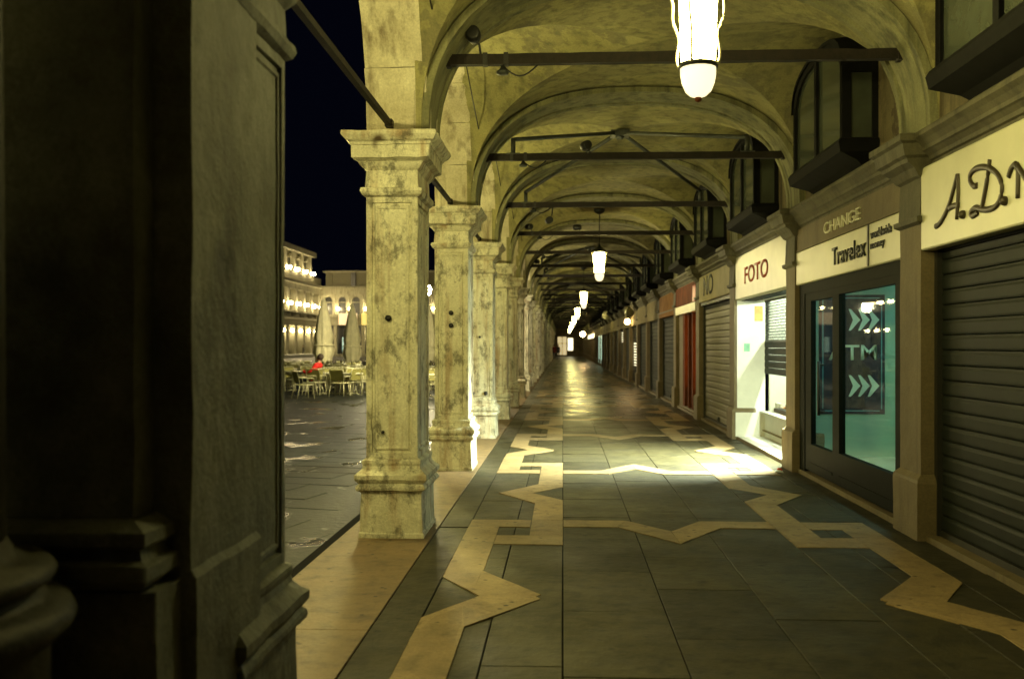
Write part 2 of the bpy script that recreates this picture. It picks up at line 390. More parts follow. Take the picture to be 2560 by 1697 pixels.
# pale inlaid pattern: key, chevrons, cross strips
def inlay(poly, name='inlay_piece'):
    cx=sum(p[0] for p in poly)/len(poly); cyy=sum(p[1] for p in poly)/len(poly)
    mb=MB(); mb.prism([(p[0]-cx,p[1]-cyy) for p in poly],'z',-0.006,0.0035)
    o=mb.build(name,M['inlay'],floor,(0.0022,9,0.10)); o.location=(cx,cyy,0.0022+rnd.uniform(0,.0008)); return o
def mir(poly): return [(2*XC-x,y) for x,y in poly]
j=.003
for k in range(-1,13):
    yc = YP(k)+0.0-0.04       # crossing centre
    odd = (k % 2 == 0)        # k=1: near band outside, far band inside
    def F(y): return y if not odd else -y
    s = 1 if not odd else -1
    for mm in (lambda q:q, mir):
        P=lambda pts: mm([(x, yc+s*dy) for x,dy in pts])
        inlay(P([(-.83,.21),(-.285-j,.21),(-.285-j,.56),(-.83,.56)]))            # bar toward +s
        inlay(P([(-.56+j,-.56),(0,-.56),(0,-.18),(-.56+j,-.18)]))                # bar toward -s
        # outer band going to -s with an inward chevron at the middle of the bay
        e=-(BAY-.56)
        inlay(P([(-.83,.21-j),(-.83,-1.60),(-.50,-2.17),(-.14,-2.17),(-.56,-1.53),(-.56,.21-j)]))
        inlay(P([(-.83,-2.74),(-.83,e+j),(-.56,e+j),(-.56,-2.82),(-.14,-2.17-j),(-.50,-2.17-j)]))
        # inner band going to +s with an outward chevron
        inlay(P([(0,-.18+j),(0,1.73),(-.33,2.22),(-.69,2.22),(-.28,1.53),(-.28,-.18+j)]))
        e2=BAY-.56
        inlay(P([(0,2.70),(0,e2-j),(-.28,e2-j),(-.28,2.90),(-.69,2.22+j),(-.33,2.22+j)]))
    # cross strip with its V
    T=lambda pts:[(x, yc+s*dy) for x,dy in pts]
    inlay(T([(0+.006,.24),(.48,.24),(.57,.57),(.006,.57)]))
    inlay(T([(.48+j,.24),(.945,-.47),(.93,.06),(.57+j,.57)]))
    inlay(T([(.945+j,-.47),(1.38,.24),(1.24,.57),(.93+j,.06)]))
    inlay(T([(1.38+j,.24),(1.86-.006,.24),(1.86-.006,.57),(1.24+j,.57)]))

# stylobate strip under the pillars
for k in range(-1,NB):
    y0=YP(k)-.5
    for a,b in ((y0,y0+1.9),(y0+1.9,y0+BAY)):
        if k<6: slab_piece(-1.86,-1.09,a,b,M['stylobate'],'stylobate_slab',floor,0.004,.05,.004,.001)
st=MB(); st.box(-1.86,-1.095,YP(6)-.5,YEND+1,-.05,.0025); st.build('stylobate_strip',M['stylobate'],floor)
# threshold kerb under the shop fronts
kb=MB(); kb.box(2.97,3.32,-5,YEND+1,-.03,.05)
kerb=tag(kb.build('threshold_kerb',M['pilaster'],None,None),kind='structure')

# piazza slabs where they can be told apart
ang=R(-14)
cnt=0
for i in range(-4,70):
    for jn in range(-30,40):
        lx=jn*1.15+(i%2)*.5; ly=i*.52
        x=-2.2-math.cos(ang)*0 + lx*math.cos(ang)-ly*math.sin(ang)-2; y=lx*math.sin(ang)+ly*math.cos(ang)+4
        if y<4.2 or y>24 or cnt>295: continue
        if not (-.30*y-.5 < x < -.165*y+.1): continue
        if x>-2.46: continue
        mb=MB(); hx,hy=.566,.251; mb.stack([(-.03,-hx,hx,-hy,hy),(-.005,-hx,hx,-hy,hy),(0,-hx+.008,hx-.008,-hy+.008,hy-.008)])
        o=mb.build('paving_slab',M['piazza'],ground,fix=False); o.location=(x,y,-.0115+rnd.uniform(-.0015,.0015)); o.rotation_euler=(rnd.uniform(-.004,.004),rnd.uniform(-.003,.003),ang); cnt+=1

# ================================================================== vault
def se(ph):
    c=math.cos(ph); s_=math.sin(ph)
    return max(c,0)**(2/EX), max(s_,0)**(2/EX)
PH=[PI/2*i/14 for i in range(15)]
B=BAY/2-HB
def vault_web():
    """groin vault of one bay, local y about the bay centre"""
    mb=MB(); mb.cs=True
    # barrel along y (front and back halves)
    for sy in (-1,1):
        rows=[]
        phs=[(-1,p) for p in PH]+[(1,p) for p in reversed(PH[:-1])]
        for sx,p in phs:
            c,s_=se(p); x=XC+sx*A*c; z=ZS+RISE*s_
            y0=sy*(B+.06); y1=sy*B*c
            rows.append([(x,y0+(y1-y0)*t,z) for t in (0,.5,1)])
        n=len(mb.v)
        for r in rows: mb.v+=r
        for i in range(len(rows)-1):
            for t in range(2):
                a=n+i*3+t; mb.face([a,a+1,a+4,a+3])
    # barrel along x (left and right halves), rising to the wall
    for sx,up in ((-1,.50),(1,.10)):
        rows=[]
        phs=[(-1,p) for p in PH]+[(1,p) for p in reversed(PH[:-1])]
        for sy,p in phs:
            c,s_=se(p); y=sy*B*c; x0=XC+sx*A*c; x1=XC+sx*(A+.04)
            rows.append([(x0+(x1-x0)*t, y, ZS+RISE*s_+up*(1-c)*s_*t) for t in (0,.25,.5,.75,1)])
        n=len(mb.v)
        for r in rows: mb.v+=r
        for i in range(len(rows)-1):
            for t in range(4):
                a=n+i*5+t; mb.face([a,a+1,a+6,a+5])
    return mb.build('vault_web',M['vault'])
def vault_rib():
    """transverse arch: soffit with a front fillet and groove"""
    mb=MB()
    prof=[(-HB,.0),(-HB,.062),(-HB+.09,.062),(-HB+.105,.035),(-HB+.125,.035),(-HB+.14,.05),(HB-.14,.05),(HB-.125,.035),(HB-.105,.035),(HB-.09,.062),(HB,.062),(HB,.0)]
    path=[]
    phs=[(-1,p) for p in PH]+[(1,p) for p in reversed(PH[:-1])]
    n=len(mb.v)
    for sx,p in phs:
        c,s_=se(p)
        for y,d in prof:
            a=A-d; r=RISE-d
            mb.v.append((XC+sx*a*c, y, ZS-.02+r*s_))
    k=len(prof)
    for i in range(len(phs)-1):
        for t in range(k-1):
            a=n+i*k+t; mb.cs=True; mb.face([a,a+1,a+k+1,a+k])
    o=mb.build('vault_rib',M['rib'])
    o.data.set_sharp_from_angle(angle=R(35)) if hasattr(o.data,'set_sharp_from_angle') else None
    return o
ceiling=empty('ceiling'); tag(ceiling,kind='structure')
web=vault_web(); rib=vault_rib()
for k in range(-1,NB):
    o=web if k==-1 else web.copy()
    if k!=-1: COL.objects.link(o)
    o.parent=ceiling; o.location=(0,YP(k)+BAY/2,0)
for k in range(-1,NB+1):
    o=rib if k==-1 else rib.copy()
    if k!=-1: COL.objects.link(o)
    o.parent=ceiling; o.location=(0,YP(k),0)

# ================================================================== left arcade: pillars, arches, wall
PX0,PX1=-1.64,-1.21
def panel(mb, o, u, v, n, wd, ht, rings):
    """moulded sunk panel on a face: o corner, u/v directions, n outward normal"""
    o=Vector(o);u=Vector(u);v=Vector(v);n=Vector(n)
    base=len(mb.v)
    for ins,dep in rings:
        for a,b in ((ins,ins),(wd-ins,ins),(wd-ins,ht-ins),(ins,ht-ins)):
            mb.v.append(tuple(o+u*a+v*b+n*dep))
    for i in range(len(rings)-1):
        for q in range(4):
            r=(q+1)%4; c=base+4*i
            mb.face([c+q,c+r,c+4+r,c+4+q])
    c=base+4*(len(rings)-1); mb.face([c,c+1,c+2,c+3])
def make_pillar(seed, detail=True):
    root=empty('stone_pillar')
    x0,x1,h=PX0,PX1,HB-.02
    E=lambda z,d:(z,x0-d,x1+d,-h-d,h+d)
    b=MB(); b.stack([E(0,.055),E(.04,.055),E(.05,.045),E(.36,.035),E(.385,.04),E(.40,.075),E(.42,.08),E(.44,.075),E(.455,.06),E(.49,.085),E(.525,.085),E(.55,.06),E(.575,.03),E(.60,.022),E(.625,.03),E(.645,.028),E(.66,.006)])
    rg=(0.007,6,0.055) if detail else None
    bo=b.build('base',M['pillar'],root,rg)
    s=MB()
    z0,z1=.66,2.84; hh=z1-z0
    rings=[(0,0),(.045,0),(.05,-.018),(.066,-.018),(.078,-.002),(.092,-.004),(.10,-.012)]
    wd=x1-x0; dp=2*h
    panel(s,(x0,-h,z0),(1,0,0),(0,0,1),(0,-1,0),wd,hh,rings)
    panel(s,(x1,h,z0),(-1,0,0),(0,0,1),(0,1,0),wd,hh,rings)
    panel(s,(x1,-h,z0),(0,1,0),(0,0,1),(1,0,0),dp,hh,rings)
    panel(s,(x0,h,z0),(0,-1,0),(0,0,1),(-1,0,0),dp,hh,rings)
    so=s.build('shaft',M['pillar'],root,(0.004,5,0.10) if detail else None)
    c=MB(); c.stack([E(2.84,.004),E(2.855,.03),E(2.885,.045),E(2.91,.04),E(2.92,.008),E(3.06,.0),E(3.08,.02),E(3.10,.035),E(3.13,.05),E(3.15,.09),E(3.155,.105),E(3.255,.11),E(3.26,.12),E(3.28,.125),E(3.295,.15),E(3.33,.175),E(3.345,.18),E(3.365,.175),E(3.37,.12)])
    co=c.build('capital',M['pillar'],root,(0.006,7,0.06) if detail else None)
    return root
def holes(root,pts):
    for x,z,r in pts:
        m=MB(); n=len(m.v)
        m.cs=True
        m.tube([(x,-HB+.0,z),(x,-HB+.07,z)],r,9)
        m.build('socket_hole',M['black'],root)
PL={1:'weathered stone pillar with one dark hole in its panel, beside the dark foreground pier',
    2:'weathered stone pillar with two dark holes, one above the other, in its panel',
    3:'pale greenish lit stone pillar with two small holes low in its panel'}
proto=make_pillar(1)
farp=make_pillar(2,False)
for k in range(0,NB+1):
    if k==0: o=proto
    elif k<6: o=copy_tree(proto)
    elif k==6: o=farp
    else: o=copy_tree(farp)
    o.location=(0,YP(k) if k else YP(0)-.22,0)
    if k==0: tag(o,'panelled stone pillar attached behind the dark foreground pier','pillar','arcade pillars')
    elif k in PL: tag(o,PL[k],'pillar','arcade pillars')
    elif k==4: tag(o,'stone pillar next beyond the pale greenish one with two low holes','pillar','arcade pillars')
    else: tag(o,'stone pillar in the long receding row down the dim far arcade','pillar','arcade pillars')
    o.name='stone_pillar'
    if k==1: holes(o,[(-1.455,1.83,.026),(-1.5,.88,.012)])
    if k==2: holes(o,[(-1.43,2.02,.03),(-1.43,1.86,.03),(-1.30,.62,.02)])
    if k==3: holes(o,[(-1.55,.78,.028),(-1.33,.78,.034),(-1.43,1.75,.02)])

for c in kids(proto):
    c.data=c.data.copy(); c.data.materials[0]=M['pier']  # dim look put into the colour: first pillar swaps pale stone for pier stone
# arcade wall with arches (one bay), voussoirs for the nearest bays
ZA=3.37; RA=BAY/2-HB+.02
def wall_bay():
    mb=MB(); n=24; x0,x1=PX0+.03,XL
    arc=[(RA*math.cos(PI-PI*i/n)+0, ZA+RA*math.sin(PI*i/n)) for i in range(n+1)]
    top=7.2; ro=RA+.20
    arco=[(ro*math.cos(PI-PI*i/n), ZA+ro*math.sin(PI*i/n)) for i in range(n+1)]
    for x,fl in ((x0,1),(x1,0)):
        for i in range(n):
            (ya,za),(yb,zb)=arco[i],arco[i+1]
            ya=max(-BAY/2,min(BAY/2,ya)); yb=max(-BAY/2,min(BAY/2,yb))
            mb.quad((x,ya,za),(x,yb,zb),(x,yb,top),(x,ya,top))
        for s in (-1,1):
            e=s*BAY/2
            if abs(arco[0][0])<BAY/2: mb.quad((x,arco[0][0]*(-s) if s==1 else arco[0][0],ZA),(x,e,ZA),(x,e,top),(x,arco[-1][0] if s==1 else arco[0][0],top))
    mb.quad((x0,-BAY/2,top),(x1,-BAY/2,top),(x1,BAY/2,top),(x0,BAY/2,top))
    return mb.build('arcade_wall',M['arch'])
def arch_ring():
    """whole ring as one mesh, for far bays"""
    mb=MB(); n=24; x0,x1=PX0+.0,XL+.03; ro=RA+.22
    for i in range(n):
        a0=PI-PI*i/n; a1=PI-PI*(i+1)/n
        q=[(RA*math.cos(a0),ZA+RA*math.sin(a0)),(RA*math.cos(a1),ZA+RA*math.sin(a1)),(ro*math.cos(a1),ZA+ro*math.sin(a1)),(ro*math.cos(a0),ZA+ro*math.sin(a0))]
        mb.prism(q,'x',x0,x1)
    return mb.build('arch_ring',M['arch'])
def voussoir():
    mb=MB(); h=PI/11/2-.0008; ro=RA+.21; x0,x1=PX0+.0,XL+.02
    pts=[(RA*math.cos(PI/2+h*t),RA*math.sin(PI/2+h*t)) for t in (1,.5,0,-.5,-1)]+[(ro*math.cos(PI/2+h*t),ro*math.sin(PI/2+h*t)) for t in (-1,0,1)]
    mb.prism(pts,'x',x0,x1)
    return mb.build('voussoir',M['arch'],None,(0.005,4,0.09))
def archivolt():
    mb=MB(); n=36
    prof=[(XL+.02,.0),(XL+.045,.0),(XL+.05,.02),(XL+.05,.06),(XL+.03,.07),(XL+.03,.085),(XL+.06,.10),(XL+.065,.15),(XL+.03,.17),(XL+.02,.17)]
    k=len(prof); 
    for i in range(n+1):
        a=PI-PI*i/n
        for x,d in prof:
            r=RA+.01+d; mb.v.append((x,r*math.cos(a),ZA+r*math.sin(a)))
    for i in range(n):
        for t in range(k-1):
            a=i*k+t; mb.face([a,a+1,a+k+1,a+k])
    return mb.build('archivolt_moulding',M['arch'])
wb=wall_bay(); ar=arch_ring(); vo=voussoir(); av=archivolt()
aw=empty('arcade_wall_left'); tag(aw,'pale stone arcade wall of round arches standing on the pillars','wall',kind='structure')
first={}
def inst(o, parent, loc, rot=None):
    if o.name not in first: first[o.name]=1; c=o
    else: c=o.copy(); COL.objects.link(c)
    c.parent=parent; c.location=loc
    if rot: c.rotation_euler=rot
    return c
for k in range(-1,NB):
    yc=YP(k)+BAY/2
    inst(wb,aw,(0,yc,0))
    inst(av,aw,(0,yc,0))
    if 0<=k<5:
        for i in range(11): inst(vo,aw,(0,yc,ZA),(PI/2-PI/11*(i+.5),0,0))
    else: inst(ar,aw,(0,yc,0))

# iron tie rods along the arcade and tie beams across the passage
for k in range(0,8):
    mb=MB(); mb.box(-.022,.022,-BAY/2+HB+.05,BAY/2-HB-.05,-.022,.022)
    mb2=MB(); mb2.box(-.03,.03,-.05,.05,-.03,.03)
    r=mb.build('tie_rod',M['iron']); r.location=(-1.43,YP(k)+BAY/2,3.43)
    for y in (-BAY/2+HB+.08,BAY/2-HB-.08):
        q=mb2.build('rod_clamp',M['iron'],r); q.location=(0,y,0)
    lab={0:'rusty iron rod from the dark foreground pier to the pillar with one dark hole',
         1:'rusty iron rod between the pillar with one hole and the pillar with two stacked holes'}.get(k,'rusty iron rod along the springing of the arcade arches further down')
    tag(r,lab,'tie rod','iron rods of the arches')
def tie_beam(k):
    y=YP(k); root=empty('tie_beam',(XC,y,4.07))
    m=MB(); m.box(-1.99,1.97,-.035,.035,-.045,.045); m.build('beam_bar',M['iron'],root,(0.004,5,.12) if k<4 else None)
    for x in (-1.93,1.93):
        m=MB(); m.box(x-.03,x+.03,-.045,.045,-.06,.075); m.build('end_wedge',M['iron'],root)
    if k<8:
        m=MB()
        for x in (-1.6,-1.42): m.box(x-.02,x+.02,-.04,.04,-.05,.055)
        m.build('clamp_band',M['black'],root)
        m=MB(); pts=[]
        m.tube([(-1.45+.0+.30*t,-.0,-.05-.09*math.sin(PI*t)) for t in [i/8 for i in range(9)]],.008,5)
        m.build('cable_loop',M['black'],root)
        m=MB(); m.lathe([(.02,-.13),(.05,-.125),(.055,-.10),(.03,-.085),(.012,-.05)],-1.45,0,10); m.build('junction_box',M['pipe'],root)
    return root
BL={1:'thick rusty iron beam at the pillar with one hole, round black spotlight at its end',
    2:'rusty iron beam carrying the near posts of the pipe cross frame',
    3:'rusty iron beam carrying the far posts of the pipe cross frame'}
for k in range(0,NB):
    b=tie_beam(k)
    tag(b,BL.get(k,'thin dark iron beam spanning the dim far vaults' if k>3 else 'iron beam overhead at the dark foreground pier'),'beam','iron beams across the vaults')
def spot(x,y,z,drop,aim=0.0,label=''):
    root=empty('spotlight',(x,y,z))
    m=MB(); m.lathe([(.045,-.09),(.06,-.085),(.066,.02),(.062,.06),(.05,.08)],0,0,14)
    # turn the can so it faces along -y
    m.v=[(a*math.cos(aim)-c*math.sin(aim), a*math.sin(aim)+c*math.cos(aim), b) for a,b,c in m.v]
    m.build('lamp_housing',M['black'],root)
    m=MB(); m.tube([(.0,.0,0),(.05,.01,drop*.5),(.06,.03,drop)],.011,6); m.build('stalk',M['black'],root)
    tag(root,label,'spotlight','black spotlights on the beams')
spot(-.77,YP(1)-.03,4.28,-.17,0,'round black spotlight above the thick beam at the pillar with one hole')
spot(.30,YP(2)+.05,4.22,-.12,.3,'black spotlight on the beam before the pipe cross frame')
spot(-.24,YP(3),3.80,.22,.2,'black spotlight hanging below the beam at the far end of the pipe cross frame')
spot(-.75,YP(4),4.22,-.1,.8,'black spotlight at the arcade side of the beam just past the cross frame bay')
spot(.31,YP(4),4.20,-.1,1.2,'black spotlight near the middle of the beam just past the cross frame bay')
spot(-.8,YP(6),4.2,-.1,.5,'small black spotlight on a beam of the dim far vaults')

# X-shaped pipe frame under the vault, on short posts on two beams
def xframe(k):
    yc=YP(k)+BAY/2; root=empty('pipe_cross_frame',(XC-.06,yc,4.85))
    for sx in (-1,1):
        for sy in (-1,1):
            ex,ey,ez=sx*1.52,sy*BAY/2,-.55
            m=MB(); m.tube([(sx*.1,sy*.12,-.03),(ex,ey,ez)],.030,8); m.build('strut',M['pipe'],root)
            m=MB(); m.tube([(ex,ey,ez+.02),(ex,ey,-.735)],.032,8); m.box(ex-.09,ex+.09,ey-.045,ey+.045,-.745,-.73); m.build('post',M['pipe'],root)
    m=MB(); m.box(-.14,.14,-.14,.14,-.06,.02); m.lathe([(.05,-.10),(.07,-.06)],0,0,10); m.build('hub_box',M['pipe'],root)
    tag(root,{2:'X-shaped frame of grey pipes under the vault before the second lantern'}.get(k,'X-shaped frame of grey pipes under the dim far vaults'),'pipe frame','pipe cross frames')
for k in (2,6,10): xframe(k)

# cables along the arches
def cable(pts,r,label,mat='black'):
    m=MB(); m.tube(pts,r,5); o=m.build('cable',M[mat]); o2=tag(o,label,'cable','cables on the arcade'); return o
for k in range(0,5):
    yc=YP(k)+BAY/2
    where={0:'beside the foreground pier arch',1:'on the arch after the pillar with one hole',2:'on the arch after the pillar with two stacked holes'}.get(k,'on a further arch of the arcade')
    r=RA+.205
    cable([(XL+.045,yc+r*math.cos(PI/2-PI/2*t),max(ZA+.02,ZA+r*math.sin(PI/2-PI/2*t))) for t in [i/14 for i in range(3,15)]],.014,'thick conduit '+where)
    cable([(XL+.06,yc+.5,4.9),(XL+.10,yc+1.1,4.55),(XL+.13,yc+1.7,4.28),(XL+.15,yc+BAY/2-.1,4.12)],.008,'thin slack wire '+where)

# ================================================================== dark foreground pier and round column
p0=empty('corner_pier',(0,0,0))
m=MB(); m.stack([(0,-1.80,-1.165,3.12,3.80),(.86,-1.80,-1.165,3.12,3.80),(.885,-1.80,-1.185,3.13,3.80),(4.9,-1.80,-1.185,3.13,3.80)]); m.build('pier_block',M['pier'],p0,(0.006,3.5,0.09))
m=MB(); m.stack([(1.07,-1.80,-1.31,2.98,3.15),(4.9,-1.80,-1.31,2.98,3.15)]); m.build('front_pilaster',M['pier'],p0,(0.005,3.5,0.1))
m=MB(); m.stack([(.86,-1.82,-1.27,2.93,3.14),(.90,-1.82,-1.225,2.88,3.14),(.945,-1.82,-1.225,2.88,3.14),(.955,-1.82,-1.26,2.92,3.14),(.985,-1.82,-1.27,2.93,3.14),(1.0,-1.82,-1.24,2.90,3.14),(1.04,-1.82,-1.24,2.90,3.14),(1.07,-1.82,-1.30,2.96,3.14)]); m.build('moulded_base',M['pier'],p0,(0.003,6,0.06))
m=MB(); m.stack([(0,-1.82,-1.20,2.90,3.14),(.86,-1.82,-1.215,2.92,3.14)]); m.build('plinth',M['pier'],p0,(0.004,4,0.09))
tag(p0,'huge dark grey stone corner pier in the dark foreground','pier')
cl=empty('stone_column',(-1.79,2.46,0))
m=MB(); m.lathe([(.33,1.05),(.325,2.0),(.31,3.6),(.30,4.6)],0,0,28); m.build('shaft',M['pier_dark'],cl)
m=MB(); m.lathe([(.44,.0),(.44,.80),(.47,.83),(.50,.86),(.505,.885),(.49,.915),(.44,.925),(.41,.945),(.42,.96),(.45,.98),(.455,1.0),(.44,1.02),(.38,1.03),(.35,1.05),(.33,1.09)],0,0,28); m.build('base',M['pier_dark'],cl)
tag(cl,'dark round stone column with ringed base in front of the dark corner pier','column')

# ================================================================== right wall above the shops
sw=empty('shop_wall'); tag(sw,'stained plaster wall above the shop cornices','wall',kind='structure')
m=MB(); m.box(XR+.005,XR+.3,-BAY/2,BAY/2,3.28,5.6); wpart=m.build('wall_panel',M['wall'])
for k in range(-1,NB): inst(wpart,sw,(0,YP(k)+BAY/2,0))

# pilasters
def make_pilaster():
    root=empty('shop_pilaster'); X0=3.05; E=lambda z,p,hw:(z,2.97-p,X0+.25,-hw,hw)
    m=MB(); m.stack([E(0,.075,.30),(.0+.42,2.895,X0+.25,-.30,.30),(.47,2.895,X0+.25,-.30,.30),(.50,2.90,X0+.25,-.29,.29),(.54,2.94,X0+.25,-.255,.255)]); m.build('base',M['pilaster'],root,(0.004,5,0.07))
    m=MB(); m.stack([E(.54,.03,.25),E(2.60,.03,.25)]); m.build('shaft',M['pilaster'],root,(0.003,4,0.12))
    m=MB(); m.stack([E(2.60,.035,.255),E(2.62,.07,.29),E(2.66,.075,.29),E(2.67,.04,.26),E(2.98,.03,.25),E(3.0,.06,.28),E(3.06,.10,.31),E(3.10,.16,.33),E(3.13,.17,.34),E(3.15,.20,.37),E(3.24,.22,.38),E(3.26,.25,.41),E(3.31,.25,.41),E(3.33,.18,.34)]); m.build('capital',M['cornice'],root,(0.004,5,0.08))
    return root
pil=make_pilaster()
PLB={1:'stone pilaster between the script sign shop and the ATM door',2:'stone pilaster between the ATM door and the bright photo shop',3:'stone pilaster between the bright photo shop and the tan shutter',
     4:'stone pilaster between the tan shutter and the orange lit door',5:'stone pilaster between the orange lit door and the ochre sign shop',6:'stone pilaster between the ochre sign shop and the plain tan sign shop',7:'stone pilaster between the two plain tan sign shops',8:'stone pilaster before the shutter with glowing slits',9:'stone pilaster after the shutter with glowing slits'}
for k in range(0,NB+1):
    o=pil if k==0 else copy_tree(pil); o.location=(0,YP(k),0); o.name='shop_pilaster'
    tag(o,PLB.get(k,'stone pilaster among the closed shops further down' if k>9 else 'stone pilaster before the script sign shop'),'pilaster','pilasters between the shops')

# cornices per bay
def cornice_mesh():
    m=MB(); pr=[(3.06,3.06),(2.98,3.06),(2.975,3.09),(2.955,3.10),(2.95,3.13),(2.92,3.16),(2.90,3.17),(2.90,3.20),(2.87,3.24),(2.835,3.27),(2.835,3.30),(2.85,3.32),(3.06,3.335)]
    m.prism(pr,'y',-BAY/2+.40,BAY/2-.40); return m
# ================================================================== oriel windows over the shops
def make_oriel():
    root=empty('oriel_window'); W=1.02; xf=2.70; xw=XR+.0
    zb=3.56; zs=4.28; 
    top=[]
    nseg=12
    for i in range(nseg+1):
        a=PI*i/nseg; c=math.cos(a); s=math.sin(a)
        top.append((W*(abs(c)**.75)*(1 if c>0 else -1), zs+.42*(abs(s)**.8)))
    # hood: arched front frame
    m=MB(); t=.075
    ring=[(W,zb)]+top+[(-W,zb)]
    inn=[(y*(W-t)/W, z-(t if z>zs else t*.5)*1.0 if z>zb else z) for y,z in ring]
    for i in range(len(ring)-1):
        q=[ring[i],ring[i+1],inn[i+1],inn[i]]; m.prism(q,'x',xf,xf+.06)
    m.build('arched_frame',M['darkwood'],root)
    m=MB(); hood=[(W+.03,4.30)]+[(y*1.03,z+.03) for y,z in top]+[(-W-.03,4.30)]
    for i in range(len(hood)-1):
        (ya,za),(yb,zb2)=hood[i],hood[i+1]
        m.quad((xf-.02,ya,za),(xf-.02,yb,zb2),(xw,yb,zb2+.05),(xw,ya,za+.05))
        m.quad((xf-.02,ya,za-.04),(xf-.02,yb,zb2-.04),(xf-.02,yb,zb2),(xf-.02,ya,za))
    m.build('hood',M['darkwood'],root)
    m=MB(); m.box(xf-.005,xf+.06,-.045,.045,zb,4.66); m.build('mullion',M['darkwood'],root)
    for s in (-1,1):
        m=MB(); m.box(xf,xf+.085,min(s*(W-.085),s*W),max(s*(W-.085),s*W),zb,4.36); m.build('corner_post',M['darkwood'],root)
        m=MB(); m.box(xw-.05,xw+.005,min(s*(W-.06),s*(W+.005)),max(s*(W-.06),s*(W+.005)),zb,4.42); m.build('wall_post',M['darkwood'],root)
        m=MB(); m.box(xf+.085,xw-.05,min(s*(W-.03),s*(W-.05)),max(s*(W-.03),s*(W-.05)),zb+.06,4.25); m.build('side_pane',M['oriel_glass'],root)
        m=MB(); m.box(xf+.08,xw,min(s*(W-.07),s*W),max(s*(W-.07),s*W),4.25,4.42); m.build('side_header',M['darkwood'],root)
        # front panes with the arched corner
        y0,y1=.045,W-.07
        pts=[(s*y0,zb+.03),(s*y1,zb+.03),(s*y1,zs+.02)]
        for i in range(1,7):
            a=PI/2*i/6; pts.append((s*(y0+(y1-y0)*(abs(math.cos(a))**.75)), zs+.34*(abs(math.sin(a))**.8)))
        m=MB(); m.prism(pts,'x',xf+.03,xf+.042); m.build('front_pane',M['oriel_glass'],root)
    m=MB(); m.stack([(3.34,2.93,xw,-W+.10,W-.10),(3.40,2.86,xw,-W+.04,W-.04),(3.47,xf-.03,xw,-W-.05,W+.05),(3.56,xf-.05,xw,-W-.06,W+.06),(3.60,xf-.03,xw,-W-.04,W+.04),(3.61,xf,xw,-W,W)]); m.build('corbelled_sill',M['darkwood'],root)
    return root
ori=make_oriel()
OL={0:'dark wooden oriel window above the script lettered sign',1:'dark wooden oriel window with arched top above the CHANGE frieze',2:'dark wooden oriel window above the photo shop sign',3:'dark wooden oriel window above the tan shutter shop'}
for k in range(0,22):
    o=ori if k==0 else copy_tree(ori); o.location=(0,YP(k)+BAY/2-.02,0); o.name='oriel_window'
    tag(o,OL.get(k,'dark wooden oriel window over the dim shops further down'),'oriel window','oriel windows over the shops')

# ================================================================== lettering helper (text on the shop wall faces -x)
def text_mesh(name, body, x, y, z, height, width, mat, parent, depth=.012, face='-x', shear=0.0, bold=0.0):
    cu=bpy.data.curves.new('lettering','FONT'); cu.body=body; cu.size=1; cu.extrude=0; cu.offset=bold; cu.shear=shear
    to=bpy.data.objects.new('lettering',cu); COL.objects.link(to)
    dg=bpy.context.evaluated_depsgraph_get(); dg.update()
    me=bpy.data.meshes.new_from_object(to.evaluated_get(dg)); bpy.data.objects.remove(to); bpy.data.curves.remove(cu)
    bm=bmesh.new(); bm.from_mesh(me)
    xs=[v.co.x for v in bm.verts]; ys=[v.co.y for v in bm.verts]
    w_=max(xs)-min(xs); h_=max(ys)-min(ys)
    for v in bm.verts:
        v.co.x=(v.co.x-min(xs))/w_*width; v.co.y=(v.co.y-min(ys))/h_*height; v.co.z=0
    r=bmesh.ops.extrude_face_region(bm,geom=list(bm.faces))
    for v in [e for e in r['geom'] if isinstance(e,bmesh.types.BMVert)]: v.co.z=depth
    bmesh.ops.recalc_face_normals(bm,faces=bm.faces)
    if face=='-x': mt=Matrix(((0,0,-1,x),(-1,0,0,y),(0,1,0,z),(0,0,0,1)))
    else: mt=Matrix(((1,0,0,x),(0,0,-1,y),(0,1,0,z),(0,0,0,1)))
    bm.transform(mt); bm.to_mesh(me); bm.free(); me.name=name; me.materials.clear(); me.materials.append(mat)
    for p in me.polygons: p.material_index=0
    o=bpy.data.objects.new(name,me); COL.objects.link(o); o.parent=parent; return o

# ================================================================== shops
def slat_mesh(w_, pitch, mat):
    m=MB(); h=pitch
    pr=[(0,.003),(-.006,.006),(-.010,h*.16),(-.011,h*.72),(-.004,h*.86),(-.003,h*.95),(.004,h*.99),(.012,h*.99),(.012,.003)]
    m.cs=False; m.prism(pr,'y',-w_/2,w_/2); return m.build('slat',mat)
def shutter(root, yc, w_, x, z0, z1, mat, pitch=.122):
    sh=empty('roller_shutter',(x,yc,0)); sh.parent=root
    n=int(round((z1-z0)/pitch)); s=slat_mesh(w_,pitch,mat)
    for i in range(n):
        o=s if i==0 else s.copy()
        if i: COL.objects.link(o)
        o.parent=sh; o.location=(rnd.uniform(-.003,.003),0,z0+pitch*i); o.rotation_euler=(0,rnd.uniform(-.03,.03),0)
    m=MB(); m.box(-.03,.03,-w_/2,w_/2,z0-.05,z0); m.build('bottom_rail',M['rail'],sh)
    for sgn in (-1,1):
        m=MB(); m.box(-.05,.06,sgn*(w_/2+.03)-.035,sgn*(w_/2+.03)+.035,z0-.05,z1+.05); m.build('guide_rail',M['rail'],sh)
    m=MB(); m.box(-.05,-.02,-.06,.06,z0+.02,z0+.10); m.tube([(-.05,-.1,z0+.05),(-.065,0,z0+.05),(-.05,.1,z0+.05)],.008,6); m.build('lock_handle',M['pipe'],sh)
    return sh
